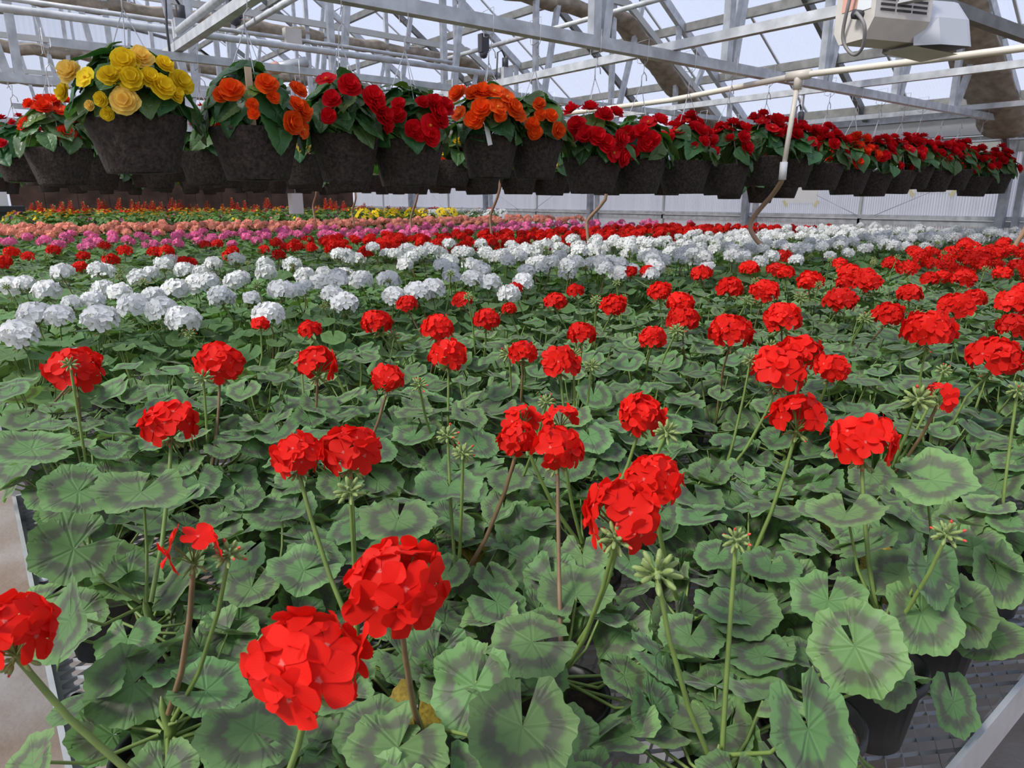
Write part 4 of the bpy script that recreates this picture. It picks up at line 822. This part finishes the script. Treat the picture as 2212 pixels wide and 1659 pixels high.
def basket(loc, size, col, seed, label, group, hang, lod=1, flowers=None, nf=14, stake=False, vary=True):
    """loc is the centre of the pot's underside; hang is the height of the beam above it"""
    rs = random.Random(seed); R, H = (.158, .180) if size == 'big' else (.135, .180); r = empty('hanging_basket', loc); tag(r, label, 'hanging basket', group)
    obj('fibre_pot', BPOT[size], r, Matrix.Rotation(rs.uniform(0, 6), 4, 'Z') @ Matrix.Rotation(rs.uniform(-.03, .03), 4, 'X'))
    if lod < 2:
        for k, (p, n, d, D) in enumerate(dome_leaves(64 if lod == 0 else 38, R, seed)): obj('leaf', BL_ME[rs.randrange(7) if k > 14 else rs.randrange(5)], r, frame(p + UP * H * .97, n, d, D * 1.1))
        if flowers is None:
            flowers = []
            for k in range(nf):
                f = (k + .5) / nf; az = k * 2.39996 + rs.uniform(-.4, .4) + seed; q = sqrt(1 - f) * rs.uniform(.75, 1.05); z = H + .05 + .19 * f ** .7 + rs.uniform(-.03, .03)
                flowers.append((cos(az) * R * 1.12 * q, sin(az) * R * 1.12 * q, z, rs.uniform(.066, .094)))
        for fk, (fx, fy, fz, D) in enumerate(flowers):
            n = Vector((fx, fy, (fz - H - .02) * 1.1)).normalized(); n = (n + Vector((rs.uniform(-.25, .25), rs.uniform(-.4, .1), rs.uniform(-.1, .25)))).normalized()
            v = 1 if (col == 'yellow' and fk % 5 == 0) else 0
            obj('blossom', BF_ME[col][v][rs.choice((0, 1, 2, 0, 1, 2, 3))], r, frame((fx, fy, fz), n, (rs.uniform(-1, 1), .1, rs.uniform(-1, 1)), D * 1.16))
        g = G()
        for (p, n, d, D) in dome_leaves(16, R, seed): g.tube([(0, 0, H * .95), p * .6 + UP * (H + .03), p + UP * H * .97], .003, 4, cap=False)
        obj('stem', g.mesh('stem', STEM), r)
    else:
        obj('foliage', FARF[rs.randrange(3)], r, Matrix.Translation((0, 0, H * .95)) @ Matrix.Rotation(rs.uniform(0, 6), 4, 'Z')); obj('blossom_cluster', FARB[col], r, Matrix.Translation((0, 0, H * .95)) @ Matrix.Rotation(rs.uniform(0, 6), 4, 'Z'))
    top = hang - loc[2]; hz = min(top - .16, H + .40); g = G()
    for k in range(3):
        a = 2 * pi * k / 3 + seed; g.tube([(R * .97 * cos(a), R * .97 * sin(a), H * .96), (0, 0, hz)], .002, 3)
    obj('hanger', g.mesh('hanger', WIRE), r)
    g = G().tube([(0, 0, hz - .01), (0, 0, hz + .04), (.018, 0, hz + .062), (.035, 0, hz + .045), (.038, 0, hz + .02)], .0028, 5).tube([(.012, 0, hz + .05), (.02, 0, hz + .12), (-.01, 0, top - .06), (0, .035, top - .05), (0, .04, top + .05), (0, -.04, top + .055), (0, -.035, top - .05), (.01, 0, top - .07)], .0018, 4); obj('hook', g.mesh('hook', WIRE), r)
    if seed == 504: g = G().box((-.012, -.001, H - .04), (.012, .001, H + .045)); obj('plant_tag', g.mesh('plant_tag', PAPER), r, Matrix.Translation((-.05, -R * .9, 0)) @ Matrix.Rotation(-.25, 4, 'Y'))
    if stake:
        g = G().box((-.011, -.004, H - .06), (.011, .004, H + .19)); obj('wooden_stake', g.mesh('wooden_stake', WOOD), r, Matrix.Translation((-.47 * R + .03, -.78 * R, 0)))
    return r
FARF = []
for k in range(3):
    g = G(); q = dome_leaves(22, .165, 300 + k)
    for i, (p, n, d, D) in enumerate(q): g.add(_BLO[i % 3], frame(p, n, d, D * 1.3))
    FARF.append(g.mesh('foliage', BLEAF))
FARB = {}
for col, mm in BCOL.items():
    g = G(); rs = random.Random(len(col))
    for k in range(12):
        a, f = k * 2.4, (k + .5) / 12; q = sqrt(1 - f) * .19; o = Vector((cos(a) * q, sin(a) * q, .05 + .19 * f)); g.add(_BFLO[k % 2], frame(o, o + Vector((0, 0, .05)), (a, 1, .3), rs.uniform(.06, .08)))
    FARB[col] = g.mesh('blossom_cluster', mm[0])
ROW1 = [(0.524, 1.634, 1.801), (0.909, 1.617, 1.809), (1.266, 1.615, 1.799), (1.553, 1.605, 1.79), (1.978, 1.643, 1.836), (2.248, 1.646, 1.83), (2.639, 1.577, 1.731), (2.985, 1.578, 1.741), (3.38, 1.58, 1.753), (3.765, 1.574, 1.764), (4.157, 1.634, 1.796), (4.499, 1.626, 1.807), (4.902, 1.612, 1.804), (5.3, 1.582, 1.8), (5.665, 1.57, 1.786), (6.055, 1.592, 1.796), (6.383, 1.63, 1.831), (6.798, 1.611, 1.823), (7.199, 1.629, 1.814), (7.688, 1.575, 1.805), (8.215, 1.602, 1.817)]
RC = ['yellow', 'orange', 'crimson', 'crimson', 'orange', 'orange', 'red', 'red', 'red', 'red', 'red', 'red', 'red', 'scarlet', 'red', 'red', 'red', 'red', 'red', 'red', 'red']
HERO = {0: [(-0.18, -0.06, 0.29, 0.073), (-0.151, -0.124, 0.271, 0.063), (-0.199, -0.022, 0.236, 0.058), (-0.092, -0.171, 0.275, 0.063), (-0.046, -0.173, 0.318, 0.079), (0.001, -0.169, 0.337, 0.067), (-0.037, -0.192, 0.271, 0.073), (0.012, -0.193, 0.279, 0.058), (0.045, -0.193, 0.255, 0.075), (0.11, -0.159, 0.278, 0.073), (-0.064, -0.189, 0.204, 0.079), (0.067, -0.163, 0.325, 0.056), (0.084, -0.181, 0.239, 0.053), (-0.123, -0.157, 0.208, 0.041), (-0.111, -0.158, 0.169, 0.038), (-0.15, -0.129, 0.192, 0.032)], 1: [(-0.115, -0.153, 0.286, 0.077), (-0.144, -0.132, 0.271, 0.052), (-0.006, -0.182, 0.311, 0.071), (-0.062, -0.189, 0.243, 0.039), (-0.061, -0.19, 0.214, 0.039), (0.121, -0.138, 0.308, 0.063), (0.123, -0.157, 0.237, 0.074), (0.072, -0.184, 0.193, 0.08), (0.127, -0.147, 0.176, 0.064), (0.009, -0.195, 0.27, 0.043), (0.099, -0.171, 0.257, 0.051)], 2: [(-0.11, -0.105, 0.362, 0.077), (-0.048, -0.162, 0.337, 0.084), (-0.116, -0.152, 0.288, 0.065), (0.038, -0.182, 0.302, 0.086), (0.043, -0.191, 0.269, 0.078), (0.076, -0.185, 0.239, 0.079), (-0.13, -0.151, 0.231, 0.057), (0.092, -0.177, 0.21, 0.06)], 3: [(-0.12, -0.141, 0.304, 0.053), (-0.13, -0.148, 0.261, 0.069), (-0.082, -0.182, 0.213, 0.07), (-0.015, -0.199, 0.226, 0.088), (0.028, -0.192, 0.276, 0.083), (0.022, -0.178, 0.317, 0.07), (0.07, -0.172, 0.304, 0.084), (-0.034, -0.179, 0.313, 0.053), (-0.01, -0.196, 0.186, 0.075), (0.035, -0.196, 0.247, 0.071), (-0.059, -0.189, 0.193, 0.053)], 4: [(-0.162, 0.007, 0.348, 0.086), (-0.141, -0.086, 0.344, 0.08), (-0.117, -0.112, 0.348, 0.085), (-0.074, -0.14, 0.353, 0.088), (-0.139, -0.134, 0.28, 0.088), (-0.082, -0.173, 0.286, 0.08), (-0.029, -0.17, 0.331, 0.08), (-0.013, -0.192, 0.283, 0.085), (-0.163, -0.115, 0.237, 0.08), (-0.192, -0.042, 0.266, 0.072), (-0.077, -0.183, 0.252, 0.053), (0.014, -0.197, 0.26, 0.068)], 5: [(-0.1, -0.15, 0.315, 0.061), (-0.061, -0.186, 0.268, 0.061), (-0.136, -0.146, 0.231, 0.061), (-0.127, -0.152, 0.197, 0.066), (-0.027, -0.197, 0.206, 0.071), (-0.104, -0.165, 0.271, 0.051)], 6: [(-0.096, 0.063, 0.404, 0.088), (-0.085, -0.06, 0.405, 0.088), (-0.061, -0.134, 0.368, 0.088), (-0.168, -0.052, 0.325, 0.088), (-0.159, -0.11, 0.278, 0.088), (-0.123, -0.153, 0.267, 0.088), (0.027, -0.127, 0.385, 0.077), (-0.086, -0.18, 0.235, 0.086), (-0.047, -0.192, 0.193, 0.088), (0.019, -0.193, 0.173, 0.083), (-0.195, -0.032, 0.26, 0.072), (-0.007, -0.197, 0.259, 0.088)], 7: [(-0.173, -0.074, 0.297, 0.088), (-0.084, -0.133, 0.355, 0.088), (-0.13, -0.13, 0.307, 0.088), (-0.012, -0.149, 0.365, 0.088), (-0.121, -0.157, 0.249, 0.086), (-0.088, -0.174, 0.272, 0.08), (-0.168, -0.107, 0.204, 0.075)]}
for i, (x, zb, zr) in enumerate(ROW1):
    size = 'small' if i in (2, 4, 5) else 'big'
    if i == 0: lab = 'large hanging basket of yellow begonias, first in the front row'
    elif i == 1: lab = 'hanging basket of orange begonias with a wooden stake, second in the front row'
    else: lab = '%s begonia basket in dark fibre pot, %s from the left in the front row' % (RC[i], ordi(i))
    basket((x, 2.70, zb), size, RC[i], 500 + i, lab, 'baskets of the front row', TZ, 0 if i < 8 else 1, HERO.get(i), 25, i == 1)
ROW2 = [(.465, 1.619, 'scarlet'), (1.18, 1.628, 'crimson'), (1.758, 1.634, 'yellow'), (2.07, 1.594, 'red'), (2.449, 1.587, 'orange'), (2.85, 1.631, 'yellow'), (3.116, 1.583, 'red'), (3.47, 1.585, 'orange'), (3.79, 1.578, 'yellow'), (4.44, 1.581, 'red'), (4.8, 1.6, 'red'), (5.23, 1.583, 'yellow'), (5.7, 1.6, 'red'), (6.2, 1.55, 'red'), (6.75, 1.51, 'red'), (7.2, 1.56, 'red')]
for i, (x, z, col) in enumerate(ROW2):
    basket((x, 4.36, z), 'big' if i != 2 else 'small', col, 700 + i, '%s begonia basket in dark fibre pot, %s from the left in the second row' % (col, ordi(i)), 'baskets of the second row', TZ, 1, None, 15)
for ri, y in enumerate((5.77, 7.4, 8.82, 11.87, 14.92)):
    for i in range(16):
        x = .35 + .47 * i + rnd.uniform(-.08, .08) + (.2 if ri % 2 else 0)
        if x > 8: continue
        if ri == 0 and (2.0 < x < 2.7 or x > 6.2 and i % 2): continue
        basket((x, y, 1.65 + rnd.uniform(-.03, .03)), 'big', rnd.choice(('crimson', 'red', 'orange', 'yellow', 'red', 'yellow')), 900 + ri * 40 + i, 'begonia basket in dark fibre pot, %s from the left in the %s row' % (ordi(i), ORD[ri + 2]), 'baskets of the far rows', TZ, 2)
